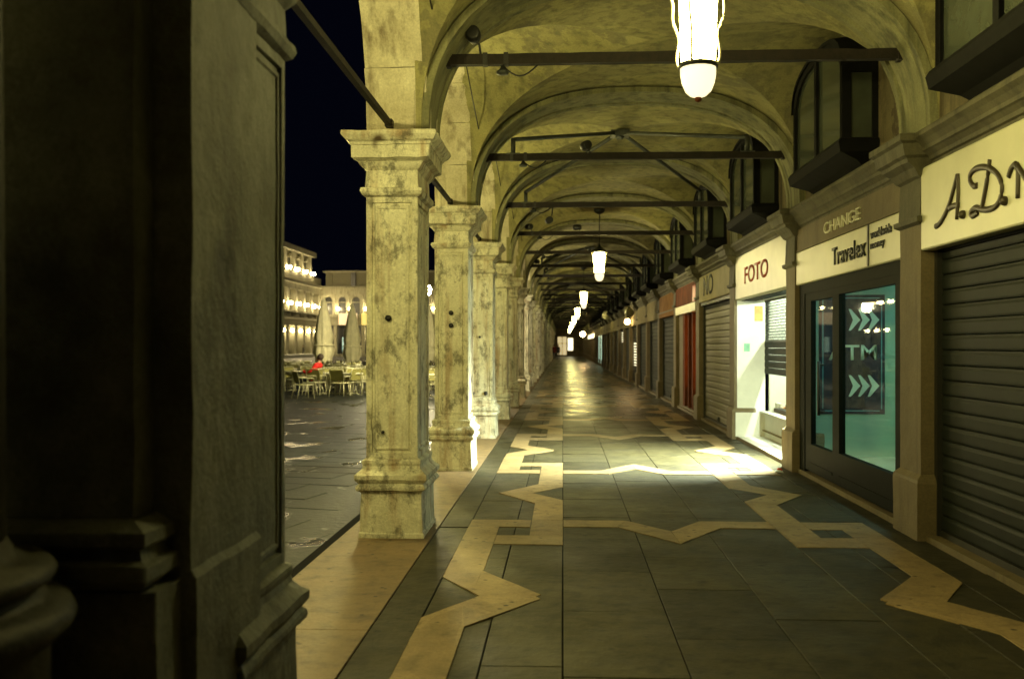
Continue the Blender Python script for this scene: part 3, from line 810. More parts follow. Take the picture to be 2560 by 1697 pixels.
def shop_base(k, sign_mat, z0=2.42, z1=3.04, frieze=False, sx=2.94):
    root=empty('arcade_shop',(0,YP(k)+BAY/2,0))
    c=cornice_mesh(); c.build('cornice',M['cornice'],root)
    m=MB(); m.box(3.06,3.30,-BAY/2+.2,BAY/2-.2,2.36,3.30); m.build('lintel',M['door'],root)
    if sign_mat:
        m=MB(); m.stack([(z0,sx+.01,3.05,-BAY/2+.262,BAY/2-.262),(z0+.012,sx,3.05,-BAY/2+.262,BAY/2-.262),(z1-.012,sx,3.05,-BAY/2+.262,BAY/2-.262),(z1,sx+.01,3.05,-BAY/2+.262,BAY/2-.262)]); m.build('sign_board',sign_mat,root)
    return root
WID=BAY-.62
# --- shop 0: script sign, long grey shutter
s0=shop_base(0,M['signwhite'],2.38,3.055)
shutter(s0,0,WID,3.10,.10,2.36,M['shutter'])
yc0=YP(0)+BAY/2
strokes=[[(8.01,2.54),(7.95,2.545),(7.85,2.585),(7.73,2.67),(7.63,2.79),(7.57,2.87)],[(7.565,2.875),(7.56,2.72),(7.585,2.54)],[(7.73,2.645),(7.63,2.65),(7.54,2.64)],
 [(7.22,2.735),(7.28,2.74),(7.33,2.775),(7.345,2.81),(7.32,2.84),(7.25,2.858),(7.13,2.85),(7.0,2.815),(6.88,2.75),(6.82,2.67),(6.84,2.59),(6.92,2.545),(7.04,2.54),(7.14,2.555),(7.24,2.58),(7.31,2.57),(7.33,2.545),(7.29,2.53),(7.2,2.545)],
 [(7.01,2.88),(7.05,2.75),(7.10,2.64),(7.14,2.56)],[(6.72,2.71),(6.68,2.76),(6.62,2.775),(6.585,2.72),(6.59,2.55)],[(6.60,2.77),(6.48,2.66),(6.36,2.55)],[(6.36,2.55),(6.33,2.74),(6.26,2.87)]]
for st_ in strokes:
    m=MB()
    # smooth the polyline
    pts=[]
    P=[Vector((0,a-yc0,b)) for a,b in st_]
    for i in range(len(P)-1):
        p_1=P[max(i-1,0)];p0_=P[i];p1_=P[i+1];p2_=P[min(i+2,len(P)-1)]
        for t in (0,.25,.5,.75):
            pts.append(.5*((2*p0_)+(-p_1+p1_)*t+(2*p_1-5*p0_+4*p1_-p2_)*t*t+(-p_1+3*p0_-3*p1_+p2_)*t**3))
    pts.append(P[-1])
    m.tube([(0,p.y,p.z) for p in pts],.0235,6); m.v=[(2.935+a*.6,b,c) for a,b,c in m.v]; m.build('letter_stroke',M['letter'],s0)
for a,b in ((7.46,2.56),(6.77,2.56)):
    m=MB(); m.sphere((2.93,a-yc0,b),.033,10); m.build('letter_dot',M['letter'],s0)
tag(s0,'shop with cream script lettered sign over a long grey roller shutter','shop front')

# --- shop 1: exchange office with glass door
s1=shop_base(1,M['signwhite'],2.36,2.775,sx=2.955)
yc1=YP(1)+BAY/2
m=MB(); m.box(2.965,3.05,-BAY/2+.262,BAY/2-.262,2.79,3.06); m.box(2.955,3.05,-BAY/2+.262,BAY/2-.262,2.78,2.80); m.build('frieze_board',M['pilaster'],s1)
text_mesh('frieze_lettering','CHANGE',2.965,11.42-yc1,2.855,.125,1.36,M['signwhite'],s1,.022)
text_mesh('sign_lettering','Travelex',2.953,11.08-yc1,2.475,.19,1.22,M['black'],s1,.01,bold=.012)
text_mesh('sign_lettering','worldwide',2.953,9.72-yc1,2.62,.085,.62,M['black'],s1,.008,bold=.012)
text_mesh('sign_lettering','money',2.953,9.72-yc1,2.50,.075,.42,M['black'],s1,.008,bold=.012)
m=MB(); m.box(2.945,2.956,9.78-yc1,9.82-yc1,2.37,2.77); m.build('sign_divider',M['black'],s1)
X=3.02
def bar(y0,y1,z0,z1,name='door_frame',mat='door',x0=2.99,x1=3.07):
    m=MB(); m.box(x0,x1,y0-yc1,y1-yc1,z0,z1); return m.build(name,M[mat],s1)
bar(8.86,12.76,2.24,2.36,'door_header'); bar(8.86,9.13,.05,2.24,'door_jamb'); bar(12.50,12.76,.05,2.24,'door_jamb')
bar(12.22,12.50,.08,2.24,'side_stile','door',3.0,3.06)
dl=empty('door_leaf',(0,0,0)); dl.parent=s1
def dbar(y0,y1,z0,z1,name,mat='door',x0=2.995,x1=3.065,par=dl):
    m=MB(); m.box(x0,x1,y0-yc1,y1-yc1,z0,z1); return m.build(name,M[mat],par)
dbar(10.98,11.24,.08,2.24,'meeting_stile'); dbar(9.13,10.98,2.16,2.24,'top_rail'); dbar(11.24,12.22,2.14,2.24,'top_rail')
dbar(9.13,10.98,.08,.43,'kick_panel'); dbar(11.24,12.22,.08,.41,'kick_panel')
dbar(9.13,10.98,.16,.19,'kick_moulding','door',2.985,3.0); dbar(11.24,12.22,.16,.19,'kick_moulding','door',2.985,3.0)
dbar(9.13,10.98,.43,2.16,'glass_pane','glass',3.03,3.036); dbar(11.24,12.22,.41,2.14,'glass_pane','glass',3.03,3.036)
m=MB(); yh=11.62-yc1; m.tube([(2.94,yh,.80),(2.94,yh,1.42)],.018,8); m.tube([(2.94,yh,.84),(3.0,yh,.84)],.012,6); m.tube([(2.94,yh,1.38),(3.0,yh,1.38)],.012,6); m.build('pull_handle',M['black'],dl)
# lit room behind the glass
def rb(x0,x1,y0,y1,z0,z1,name,mat): 
    m=MB(); m.box(x0,x1,y0-yc1,y1-yc1,z0,z1); return m.build(name,M[mat],s1)
rb(3.08,5.0,8.70,12.85,.10,.20,'room_floor','roomfloor'); rb(5.0,5.1,8.7,12.85,.1,2.5,'room_wall','teal')
rb(3.09,5.0,12.76,12.86,.2,2.5,'room_wall','teal'); rb(3.09,5.0,8.60,8.70,.2,2.5,'room_wall','teal'); rb(3.08,5.1,8.6,12.86,2.46,2.52,'room_ceiling','teal')
m=MB(); m.tube([(3.85,9.5-yc1,2.36),(3.85,12.1-yc1,2.36)],.022,8); m.build('tube_lamp',M['tube_teal'],s1)
rb(3.80,3.90,9.4,12.2,2.39,2.45,'lamp_batten','white')
# poster on the far wall of the room, facing the door side
yp=12.745-yc1
def PXZ(u,v):   # pixel -> x,z on the poster plane (used only to read off its size)
    return 0
px0,px1,pz0,pz1=3.235,4.045,.74,2.24
m=MB(); m.box(px0,px1,yp-.004,yp+.01,pz0,pz1); po=m.build('poster',M['poster'],s1)
def pline(x0,x1,z0,z1):
    m=MB(); m.box(x0,x1,yp-.008,yp-.003,z0,z1); m.build('border_line',M['posterline'],po)
e=.035; t=.012
pline(px0+e+.03,px1-e-.03,pz1-e-t,pz1-e); pline(px0+e+.03,px1-e-.03,pz0+e,pz0+e+t); pline(px1-e-t,px1-e,pz0+e+.03,pz1-e-.03); pline(px0+e,px0+e+t,pz0+e+.03,pz1-e-.03)
for zc in (1.925,1.095):
    for i in range(3):
        x=3.595+.118*i; h=.135; tk=.055; d=.09
        m=MB(); m.prism([(x,zc-h),(x+tk*.5,zc-h),(x+d+tk,zc),(x+tk*.5,zc+h),(x,zc+h),(x+d,zc) if False else (x+d-.035,zc)],'y',yp-.009,yp-.003); m.build('chevron_mark',M['posterlight'],po)
text_mesh('poster_lettering','ATM',3.345,yp-.003,1.42,.19,.60,M['posterlight'],po,.005,face='-y',bold=.012)
tag(s1,'currency exchange shop front with dark framed glass door and lit ATM poster','shop front')

# --- shop 2: photo shop, recessed front, very bright
s2=shop_base(2,M['signwhite'],2.38,3.10,sx=2.955); yc2=YP(2)+BAY/2
text_mesh('sign_lettering','FOTO',2.953,16.36-yc2,2.60,.27,1.85,M['red'],s2,.008,bold=.012)
def b2(x0,x1,y0,y1,z0,z1,name,mat): 
    m=MB(); m.box(x0,x1,y0-yc2,y1-yc2,z0,z1); return m.build(name,M[mat],s2)
ya,yb=13.27,17.24
b2(2.985,3.46,yb,yb+.10,0.05,2.38,'white_jamb','white'); b2(2.95,3.46,yb-.05,yb+.11,.05,.46,'jamb_plinth','white')
b2(3.0,3.46,ya-.10,ya,0.05,2.38,'white_jamb','white')
b2(2.98,3.48,ya,yb,.0,.055,'recess_floor','white'); b2(3.44,3.52,ya,yb,.055,.46,'stall_riser','white')
b2(3.40,3.445,ya,yb,.15,.165,'riser_moulding','tansign'); b2(3.36,3.52,ya,yb,.455,.485,'display_ledge','white')
b2(3.05,3.55,ya,yb,2.37,2.40,'soffit','white'); b2(3.28,3.42,yb-.008,yb-.001,2.02,2.28,'jamb_notice','cloth_o'); b2(3.10,3.2,yb-.008,yb-.001,1.5,1.64,'jamb_notice','cloth_g')
b2(3.18,3.30,13.5,15.2,.60,.66,'folded_awning_bar','black')
b2(3.455,3.475,14.95,14.99,.485,2.36,'mullion','door')
sh2=empty('half_lowered_shutter',(3.46,0,0)); sh2.parent=s2
sl=slat_mesh(yb-ya,.11,M['shutter']); 
for i in range(5):
    o=sl if i==0 else sl.copy()
    if i: COL.objects.link(o)
    o.parent=sh2; o.location=(0,0,1.12+.11*i)
m=MB(); La,Lb,za,zb=ya-yc2+.03,yb-yc2-.03,1.69,2.36; hh=zb-za; q=La-hh
while q<Lb:
    for d in (1,-1):
        y0_,y1_=(q,q+hh); z0_,z1_=(za,zb)
        if y0_<La: z0_+=La-y0_; y0_=La
        if y1_>Lb: z1_-=y1_-Lb; y1_=Lb
        if z1_-z0_>.02:
            if d==1: m.tube([(0,y0_,z0_),(0,y1_,z1_)],.0048,4)
            else: m.tube([(.012,y0_,za+zb-z0_),(.012,y1_,za+zb-z1_)],.0065,4)
    q+=.095
m.box(-.015,.02,La,Lb,zb-.02,zb+.01); m.box(-.015,.02,La,Lb,za-.03,za)
lat=m.build('lattice_grille',M['pipe'],sh2); lat['kind']='stuff'
b2(3.50,4.9,ya-.05,yb+.05,.40,.46,'shop_floor','white'); b2(4.9,5.0,ya-.05,yb+.05,.4,2.5,'back_wall','white'); b2(3.53,4.9,yb,yb+.08,.46,2.45,'side_wall','white'); b2(3.53,4.9,ya-.08,ya,.46,2.45,'side_wall','white'); b2(3.5,5,ya-.05,yb+.05,2.45,2.5,'shop_ceiling','white')
for (x,z,y0,y1) in ((3.40,2.33,13.32,13.95),(3.9,2.38,13.6,17.0)):
    m=MB(); m.tube([(x,y0-yc2,z),(x,y1-yc2,z)],.03 if x<3.6 else .018,8); m.build('tube_lamp',M['tube_white' if x<3.6 else 'tube_inner'],s2)
fl=bpy.data.lights.new('flood_beam','SPOT'); fl.energy=14000; fl.color=(0.90,1.0,0.74); fl.spot_size=R(94); fl.spot_blend=1.0; fl.shadow_soft_size=.06
flo=bpy.data.objects.new('flood_beam',fl); COL.objects.link(flo); flo.parent=s2; flo.location=(3.16,13.80-yc2,2.26)
flo.rotation_euler=(Vector((1.25,14.15,0))-Vector((3.16,13.80,2.26))).to_track_quat('-Z','Y').to_euler()
m=MB(); m.box(3.12,3.26,13.70-yc2,13.90-yc2,2.28,2.37); m.build('floodlight_case',M['pipe'],s2)
pk=['cloth_r','cloth_g','cloth_w','cloth_o','cloth_g','cloth_w','jeans','cloth_w']
for row in range(3):
    y=13.6
    while y<17.0:
        wd=rnd.uniform(.10,.22); hg=rnd.uniform(.10,.2)
        xx=3.6+row*.22; zz=.46+row*.21
        b2(xx,xx+.08,y,y+wd,zz,zz+hg,'boxed_goods',rnd.choice(pk)); y+=wd+rnd.uniform(.01,.08)
    b2(3.57+row*.22,3.72+row*.22,ya+.2,yb-.1,.44+row*.21,.46+row*.21,'shelf','white') if row else None
tag(s2,'brilliantly lit photo shop with half lowered lattice shutter and FOTO sign','shop front')

# --- shop 3: tan shutter
s3=shop_base(3,M['palesign'],2.52,3.06); yc3=YP(3)+BAY/2
text_mesh('sign_lettering','NO',2.938,20.95-yc3,2.63,.40,1.28,M['black'],s3,.01,bold=.012)
shutter(s3,0,WID,3.08,.10,2.46,M['shutter_tan'],.128)
m=MB(); m.box(2.98,3.06,-WID/2-.05,WID/2+.05,2.45,2.515); m.build('shutter_box',M['rail'],s3)
tag(s3,'closed shop with two big black letters above a tan roller shutter','shop front')
# --- shop 4: orange lit door
s4=shop_base(4,M['redsign'],2.58,3.05); yc4=YP(4)+BAY/2
def b4(x0,x1,y0,y1,z0,z1,name,mat): 
    m=MB(); m.box(x0,x1,y0-yc4,y1-yc4,z0,z1); return m.build(name,M[mat],s4)
b4(2.935,2.95,22.25,22.75,2.60,2.95,'sign_corner','brightred'); b4(2.93,3.05,22.25,26.1,2.38,2.575,'lit_strip','signwhite')
b4(3.02,3.12,22.2,26.2,0.05,.10,'door_sill','pilaster')
b4(3.10,3.14,22.2,26.2,.10,.58,'lower_panel','darkwood'); 
for y0,y1 in ((22.22,22.62),(23.42,23.60),(24.2,24.34),(24.95,25.35)): b4(3.03,3.14,y0,y1,.10,2.38,'door_post','redsign' if y0>22.3 else 'pilaster')
for y0,y1,mt in ((22.62,23.42,'curtain'),(23.60,24.2,'redsign'),(24.34,24.95,'curtain')):
    m=MB(); n=14; w_=y1-y0
    for i in range(n):
        a=y0+w_*i/n-yc4; b=y0+w_*(i+1)/n-yc4; xa=3.16+.02*math.sin(i*1.9); xb=3.16+.02*math.sin((i+1)*1.9)
        m.quad((xa,a,.58),(xb,b,.58),(xb,b,2.3),(xa,a,2.3))
    m.build('curtain',M[mt],s4)
b4(3.03,3.3,25.35,26.2,.05,2.38,'stone_jamb','pilaster')
b4(3.2,3.3,22.2,26.2,.05,2.4,'back_panel','darkwood')
tag(s4,'shop with red brown sign and orange lit curtained door','shop front')
# --- shops 5 to 8
s5=shop_base(5,M['orangesign'],2.42,3.05); shutter(s5,0,WID,3.10,.10,2.36,M['shutter'],.128); tag(s5,'closed shop with ochre sign board beside the orange lit door','shop front','closed shops')
m=MB(); m.box(2.93,3.04,-WID/2-.05,WID/2+.05,2.55,2.58); m.build('sign_moulding',M['rail'],s5)
s6=shop_base(6,M['tansign'],2.42,3.05); shutter(s6,0,WID,3.10,.10,2.36,M['shutter'],.128); tag(s6,'closed shop with plain tan sign next beyond the ochre sign','shop front','closed shops')
s7=shop_base(7,M['tansign'],2.42,3.05); shutter(s7,0,WID,3.10,.10,2.36,M['shutter'],.128); tag(s7,'closed shop with plain tan sign, neighbour of the glowing slit shutter','shop front','closed shops')
def lit_shop(k,z0,z1,label):
    s=shop_base(k,M['tansign']); 
    m=MB(); n=20; p=.115
    for i in range(n): m.box(3.06,3.09,-WID/2,WID/2,.10+i*p,.10+i*p+p*.62)
    q=m.build('shutter_slats',M['shutter'],s); q['kind']='stuff'
    m=MB(); m.box(3.12,3.16,-WID/2,WID/2,z0,z1); m.build('lit_window',M['litslit'],s)
    m=MB(); m.box(3.17,3.2,-WID/2,WID/2,.05,2.4); m.build('back_panel',M['darkwood'],s)
    tag(s,label,'shop front','closed shops'); return s
lit_shop(8,.75,1.75,'closed shop with warm light glowing through its shutter slits')
lit_shop(10,1.8,2.3,'closed shop with a little light through the top slits of its shutter')
# far generic shops
gs=shop_base(9,M['tansign'])
m=MB(); n=18
for i in range(n): m.box(3.07,3.10,-WID/2,WID/2,.10+i*.126,.10+i*.126+.112)
q=m.build('shutter_slats',M['shutter'],gs); q['kind']='stuff'
m=MB(); m.box(3.11,3.15,-WID/2,WID/2,.05,2.4); m.build('back_panel',M['darkwood'],gs)
tag(gs,'closed shop with grey shutter far down the arcade','shop front','closed shops')
for k in [-1]+list(range(11,NB)):
    o=copy_tree(gs,(0,YP(k)+BAY/2,0)); o.name='arcade_shop'
    if k in (16,17): 
        m=MB(); m.box(3.0,3.05,-.5,1.4,.2,2.4); m.build('lit_window',M['tealglow'],o); tag(o,'far shop with a pale green lit window strip','shop front','closed shops')
    if k in (20,21,22,23,24):
        m=MB(); m.box(2.90,2.93,-1.9,1.9,2.35,2.75); m.build('lit_sign',M['litslit'],o); tag(o,'far shop with a glowing sign strip','shop front','closed shops')
    if k==-1: tag(o,'closed shop with grey shutter before the script sign shop','shop front')

# ================================================================== lanterns
def make_lantern():
    root=empty('hanging_lantern')
    m=MB(); m.lathe([(.106,3.355),(.109,3.44),(.114,3.62),(.122,3.84)],0,0,8,smooth=False); m.build('glass_shade',M['lampglass'],root)
    m=MB(); m.lathe([(.015,3.15),(.05,3.16),(.082,3.19),(.102,3.24),(.111,3.29),(.111,3.33)],0,0,28,rib=.03); m.build('glass_bowl',M['lampbowl'],root)
    m=MB(); m.lathe([(.113,3.33),(.124,3.333),(.124,3.358),(.113,3.361)],0,0,28); m.build('ring',M['lampiron'],root)
    m=MB(); m.lathe([(.006,3.12),(.02,3.13),(.022,3.145),(.012,3.157)],0,0,10); m.build('finial',M['redsign'],root)
    m=MB(); m.lathe([(.13,3.84),(.21,3.855),(.20,3.885),(.12,3.93),(.06,3.97),(.03,4.0),(.02,4.04)],0,0,16); m.build('cap',M['lampiron'],root)
    m=MB(); m.tube([(0,0,4.0),(0,0,4.84)],.012,8); m.build('rod',M['lampiron'],root)
    m=MB(); m.lathe([(.03,4.76),(.10,4.80),(.13,4.84),(.13,4.90)],0,0,16); m.build('ceiling_rose',M['lampiron'],root)
    for q in range(4):
        a=PI/4+q*PI/2+.35; ca,sa=math.cos(a),math.sin(a); pts=[]
        for i in range(25):
            t=i/24; z=3.345+.51*t; r=.128+.075*t*t+.011*math.sin(t*PI*4.2)
            pts.append((r*ca,r*sa,z))
        m=MB(); m.tube(pts,.0085,6); m.build('scroll_bracket',M['scroll'],root)
    return root
lan=make_lantern()
for i,k in enumerate((0,4,8,12,16,20,24,28)):
    o=lan if i==0 else copy_tree(lan)
    o.location=(XC-.05 if i else XC-.085,YP(k)+BAY/2-.1,0); o.name='hanging_lantern'
    tag(o,{0:'large glowing glass lantern hanging level with the script lettered sign',1:'glowing glass lantern hanging level with the orange lit door',2:'glowing lantern hanging level with the glowing slit shutter'}.get(i,'tiny glowing lantern far down the arcade'),'lantern','hanging lanterns')

# globe lamps along the shop side, far down
def globe_lamp(x,y,z,r,mat,label,stem=True):
    root=empty('globe_lamp',(x,y,z))
    m=MB(); m.sphere((0,0,0),r,16); m.build('globe',M[mat],root)
    m=MB(); m.lathe([(.05,r-.01),(.06,r+.02),(.02,r+.05)],0,0,10); m.tube([(0,0,r+.04),(0,0,r+.12),(XR-x,0,r+.16)],.014,6); m.build('bracket_arm',M['black'],root)
    tag(root,label,'globe lamp','globe lamps on the shop side')
globe_lamp(2.72,41.0,2.95,.20,'globe_off','unlit pale globe lamp over the glowing slit shutter')
globe_lamp(2.74,42.5,2.62,.12,'globe','small lit globe lamp beside the glowing slit shutter')
globe_lamp(2.65,61.0,3.45,.26,'globe_off','unlit pale globe lamp high on the dim far shop side')
globe_lamp(1.95,98.0,2.72,.26,'globe','bright lit globe lamp far down the arcade')

# far end of the arcade: lit shop window
fe=empty('end_wall',(0,YEND+.6,0))
m=MB(); m.box(-1.9,3.4,0,.3,0,5.4); m.build('wall_panel',M['wall'],fe)
m=MB(); m.box(-.75,.55,-.06,-.01,.25,2.9); m.build('lit_window',M['farglow'],fe)
m=MB(); m.box(-.12,-.04,-.12,-.06,.25,2.9); m.box(-.75,.55,-.12,-.06,1.9,1.98); m.build('window_mullion',M['darkwood'],fe)
m=MB(); m.box(.75,1.5,-.06,-.01,.9,2.7); m.build('lit_window',M['litslit'],fe)
m=MB(); m.box(-1.0,1.7,-.10,0,2.9,3.05); m.build('window_head',M['pilaster'],fe)
tag(fe,'wall closing the arcade far away with a brightly lit window','wall')

# globes standing for facade lamps, on added posts hidden behind the pillars
for k in range(-1,4):
    fx=-2.35 if k==2 else -2.75
    root=empty('hidden_arcade_lamp',(fx,YP(k)+.15,-.016))
    m=MB(); m.lathe([(.16,0),(.16,.10),(.09,.16),(.07,.45),(.045,.55),(.035,3.25),(.06,3.32),(.07,3.40)],0,0,14); m.build('post',M['lampiron'],root)
    m=MB(); m.sphere((0,0,3.55),.15,14); m.build('globe',M['hiddenlamp'],root)
    m=MB(); m.lathe([(.09,3.68),(.10,3.70),(.03,3.74),(.012,3.80)],0,0,12); m.build('finial',M['lampiron'],root)
    tag(root,'added iron lamp post with one globe, out of view outside the arcade pillars','lamp post','added lamp posts along the arcade')

# lamp standards added on the square, out of view, to light the cafe
def added_cafe_lamp(x,y,label):
    root=empty('added_cafe_lamp',(x,y,-.04))
    m=MB(); m.lathe([(.22,0),(.22,.12),(.13,.2),(.11,.5),(.06,.6),(.045,2.9),(.07,3.0)],0,0,14); m.build('post',M['lampiron'],root)
    for q in range(3):
        a=q*2*PI/3+.4; c_,s_=math.cos(a),math.sin(a)
        m=MB(); m.tube([(0,0,2.9),(.25*c_,.25*s_,2.95),(.38*c_,.38*s_,3.15)],.02,6); m.build('arm',M['lampiron'],root)
        m=MB(); m.sphere((.38*c_,.38*s_,3.36),.19,14); m.build('globe',M['addedlamp'],root)
    tag(root,label,'lamp post','added lamp posts on the square')
added_cafe_lamp(-4.6,30.5,'added three globe iron lamp post beside the cafe on the square')
added_cafe_lamp(-7.5,46.0,'added three globe iron lamp post beyond the parasols on the square')
# ================================================================== piazza: far palaces
YW=150.0; XK=-37.0
def palace_west():
    root=empty('west_palace',(XK,YW,0)); Wd=40.0; D=10
    def bx(name,x0,x1,y0,y1,z0,z1,mat): 
        m=MB(); m.box(x0,x1,y0,y1,z0,z1); return m.build(name,M[mat],root)
    bx('attic',1.0,Wd,-.2,D,10.6,12.7,'roofgrey'); bx('attic_coping',.6,Wd,-.5,D,12.7,12.95,'farstone')
    for i in range(11): bx('attic_pier',1.3+i*3.6,2.0+i*3.6,-.45,-.19,10.6,12.7,'fardark' if i%2 else 'roofgrey')
    bx('cornice',0,Wd,-.7,D,10.25,10.6,'farstone'); bx('entablature',0,Wd,-.25,D,9.45,10.25,'farstone')
    bx('balcony_band',0,Wd,-.6,D,5.85,6.35,'farstone'); bx('ground_entablature',0,Wd,-.3,D,4.7,5.85,'farstone')
    p=2.12; n=int(Wd/p)
    # upper storey wall with arched windows
    for i in range(n):
        xc=1.35+p*i; hw=.60
        m=MB(); arc=[(xc+hw*math.cos(a),8.45+hw*math.sin(a)) for a in [PI*q/8 for q in range(9)]]
        xl,xr=xc-p/2,xc+p/2
        m.box(xl,xc-hw,0,.6,6.35,9.45); m.box(xc+hw,xr,0,.6,6.35,9.45)
        for q in range(8):
            (xa,za),(xb,zb)=arc[q],arc[q+1]; m.prism([(xa,za),(xb,zb),(xb,9.45),(xa,9.45)],'y',0,.6)
        m.build('wall_bay',M['farstone'],root)
        m=MB(); m.box(xc-hw,xc+hw,.35,.4,6.35,8.95); w_=m.build('window',M['fardark'],root)
        m=MB(); m.box(xc-hw,xc+hw,.26,.34,8.15,8.24); m.build('window_bar',M['farstone'],w_)
        m=MB(); m.lathe([(.17,6.35),(.15,6.6),(.13,9.1),(.2,9.4)],xl,-.05,10); m.build('column',M['farstone'],root)
        m=MB(); m.sphere((xl+.55 if i%2 else xl+.2,-.55,7.2),.20,10); m.build('wall_lamp',M['globe_far'],root)
    # ground floor piers and dark openings
    for i in range(n):
        xc=1.35+p*i
        bx('pier',xc-p/2-.25,xc-p/2+.25,0,.7,0,4.7,'farstone'); 
    bx('arcade_back',0,Wd,2.5,2.7,0,4.7,'fardark')
    for i in range(3,n,4):
        m=MB(); m.sphere((1.35+p*i+.3,.4,3.7),.20,10); m.build('wall_lamp',M['globe_far'],root)
    for i in range(1,n,3): bx('lit_window',1.35+p*i-.5,1.35+p*i+.6,2.3,2.45,.6,2.9,'tealglow')
    bx('steps',-8,Wd,-2.5,0,-.04,.35,'farstone')
    bx('banner',3.1,5.9,-.75,-.62,4.75,6.5,'banner_p'); bx('banner',6.6,9.2,-.75,-.62,4.75,6.5,'banner_y'); bx('banner',12.4,15.2,-.75,-.62,4.75,6.5,'banner_p')
    tag(root,'two storey palace with plain attic, arched windows and lamps across the square','building')
palace_west()
def palace_south():
    root=empty('south_palace',(XK,YW,0))     # faces +x, runs toward -y
    Ln=90.0
    def bx(name,x0,x1,y0,y1,z0,z1,mat): 
        m=MB(); m.box(x0,x1,y0,y1,z0,z1); return m.build(name,M[mat],root)
    p=4.3; n=20
    bx('cornice',-6,.7,-Ln,0,10.2,10.6,'farstone'); bx('entablature',-6,.25,-Ln,0,9.4,10.2,'farstone'); bx('parapet',-6,.3,-Ln,-.2,10.6,11.7,'roofgrey')
    bx('balustrade_rail',-6,.6,-Ln,0,6.15,6.35,'farstone'); bx('balcony_band',-6,.55,-Ln,0,5.3,5.55,'farstone'); bx('ground_frieze',-6,.1,-Ln,0,4.4,5.3,'roofgrey')
    for i in range(n):
        y=-1.4-p*i
        bx('column',-.5,.35,y-.42,y+.42,6.35,9.4,'farstone'); bx('ground_pier',-.6,.2,y-.5,y+.5,0,4.4,'farstone')
        for q in range(5): bx('baluster',.2,.45,y-.9-q*.36,y-.75-q*.36,5.55,6.15,'farstone')
        m=MB(); m.box(-.9,-.8,y-2.3,y-.42,5.55,9.0); m.build('window',M['fardark'],root)
        m=MB(); m.sphere((.75,y,7.35),.22,10); m.build('wall_lamp',M['globe_far'],root)
        m=MB(); m.sphere((.75,y-1.33,7.3),.16,10); m.build('wall_lamp',M['globe_far'],root)
        m=MB(); m.sphere((.1,y-1.3,3.7),.22,10); m.build('wall_lamp',M['globe_far'],root)
    bx('upper_wall',-6,-.55,-Ln,0,5.4,9.5,'farstone'); bx('arcade_back',-6,-2.6,-Ln,0,0,4.4,'roofgrey')
    # third storey
    bx('third_storey_wall',-6,-.5,-Ln,-4.6,10.6,14.6,'farstone'); bx('third_storey_cornice',-6,.5,-Ln,-3.9,14.6,15.3,'farstone')
    for i in range(19):
        y=-5.6-p*i
        bx('third_storey_column',-.5,.1,y-.32,y+.32,11.6,14.6,'farstone'); m=MB(); m.box(-.52,-.44,y-1.9,y-.7,11.6,13.6); m.build('window',M['fardark'],root)
        m=MB(); m.prism([(y-2.1,13.75),(y-1.3,14.25),(y-.5,13.75)],'x',-.5,-.1); m.build('pediment',M['farstone'],root)
        m=MB(); m.sphere((.55,y,12.1),.22,10); m.build('wall_lamp',M['globe_far'],root)
        m=MB(); m.sphere((.55,y-1.33,12.05),.18,10); m.build('wall_lamp',M['globe_far'],root)
    bx('lit_steps',-.5,2.2,-Ln,2,-.04,.45,'white')
    tag(root,'three storey palace with columns and rows of lamps across the square','building')
palace_south()

# ================================================================== parasols, chairs, tables
def parasol(x,y,label,h=3.3,zb=1.1,seed=0):
    root=empty('closed_parasol',(x,y,-.04)); r_=random.Random(seed)
    m=MB(); m.lathe([(.30,.0),(.30,.07),(.06,.09),(.05,.2)],0,0,14); m.build('foot',M['pipe'],root)
    m=MB(); m.tube([(0,0,.05),(0,0,h+.06)],.028,8); m.build('pole',M['chair'],root)
    m=MB(); m.cs=True; seg=24; lv=16; n=0
    for i in range(lv+1):
        t=i/lv; z=h-(h-zb)*t
        prof=.06+.25*min(1,t*1.4)**.65
        if .68<t<.78: prof*=.86
        if t>.9: prof*=.82
        for q in range(seg):
            a=2*PI*q/seg; fold=1+.24*math.sin(q*PI*2/3+.6*math.sin(t*5+seed))*min(1,t*2)+.06*r_.uniform(-1,1)*t
            m.v.append((prof*fold*math.cos(a),prof*fold*math.sin(a),z+(.07*math.sin(q*2.1+seed) if t>.92 else 0)))
    for i in range(lv):
        for q in range(seg):
            j_=(q+1)%seg; m.face([i*seg+q,i*seg+j_,(i+1)*seg+j_,(i+1)*seg+q])
    m.face([q for q in range(seg)]); m.build('canopy',M['canvas'],root)
    m=MB(); m.lathe([(.05,h-.03),(.06,h+.02),(.02,h+.08)],0,0,10); m.build('cap',M['canvas'],root)
    m=MB(); zt=h-(h-zb)*.73; m.lathe([(.37,zt-.03),(.385,zt),(.37,zt+.03)],0,0,20,cap=False); m.build('tie_strap',M['canvas'],root)
    tag(root,label,'parasol','closed parasols on the square'); return root
def atpx(u,Y):  # x on the line of sight of image column u at depth Y
    a=(u-1280)/2489.; th=R(2.92); dx=-math.sin(th)+a*math.cos(th); dy=math.cos(th)+a*math.sin(th); return dx/dy*Y
parasol(atpx(809,36),36,'closed cream parasol standing behind the person in red',3.32,1.05,1)
parasol(atpx(880,40),40,'closed cream parasol next along from the one behind the person in red',3.28,1.0,2)
parasol(atpx(1071,40),40,'closed cream parasol seen between the first two pillars',3.25,1.0,3)
parasol(atpx(745,52),52,'closed cream parasol farther out toward the lamps',3.2,1.0,4) if False else None
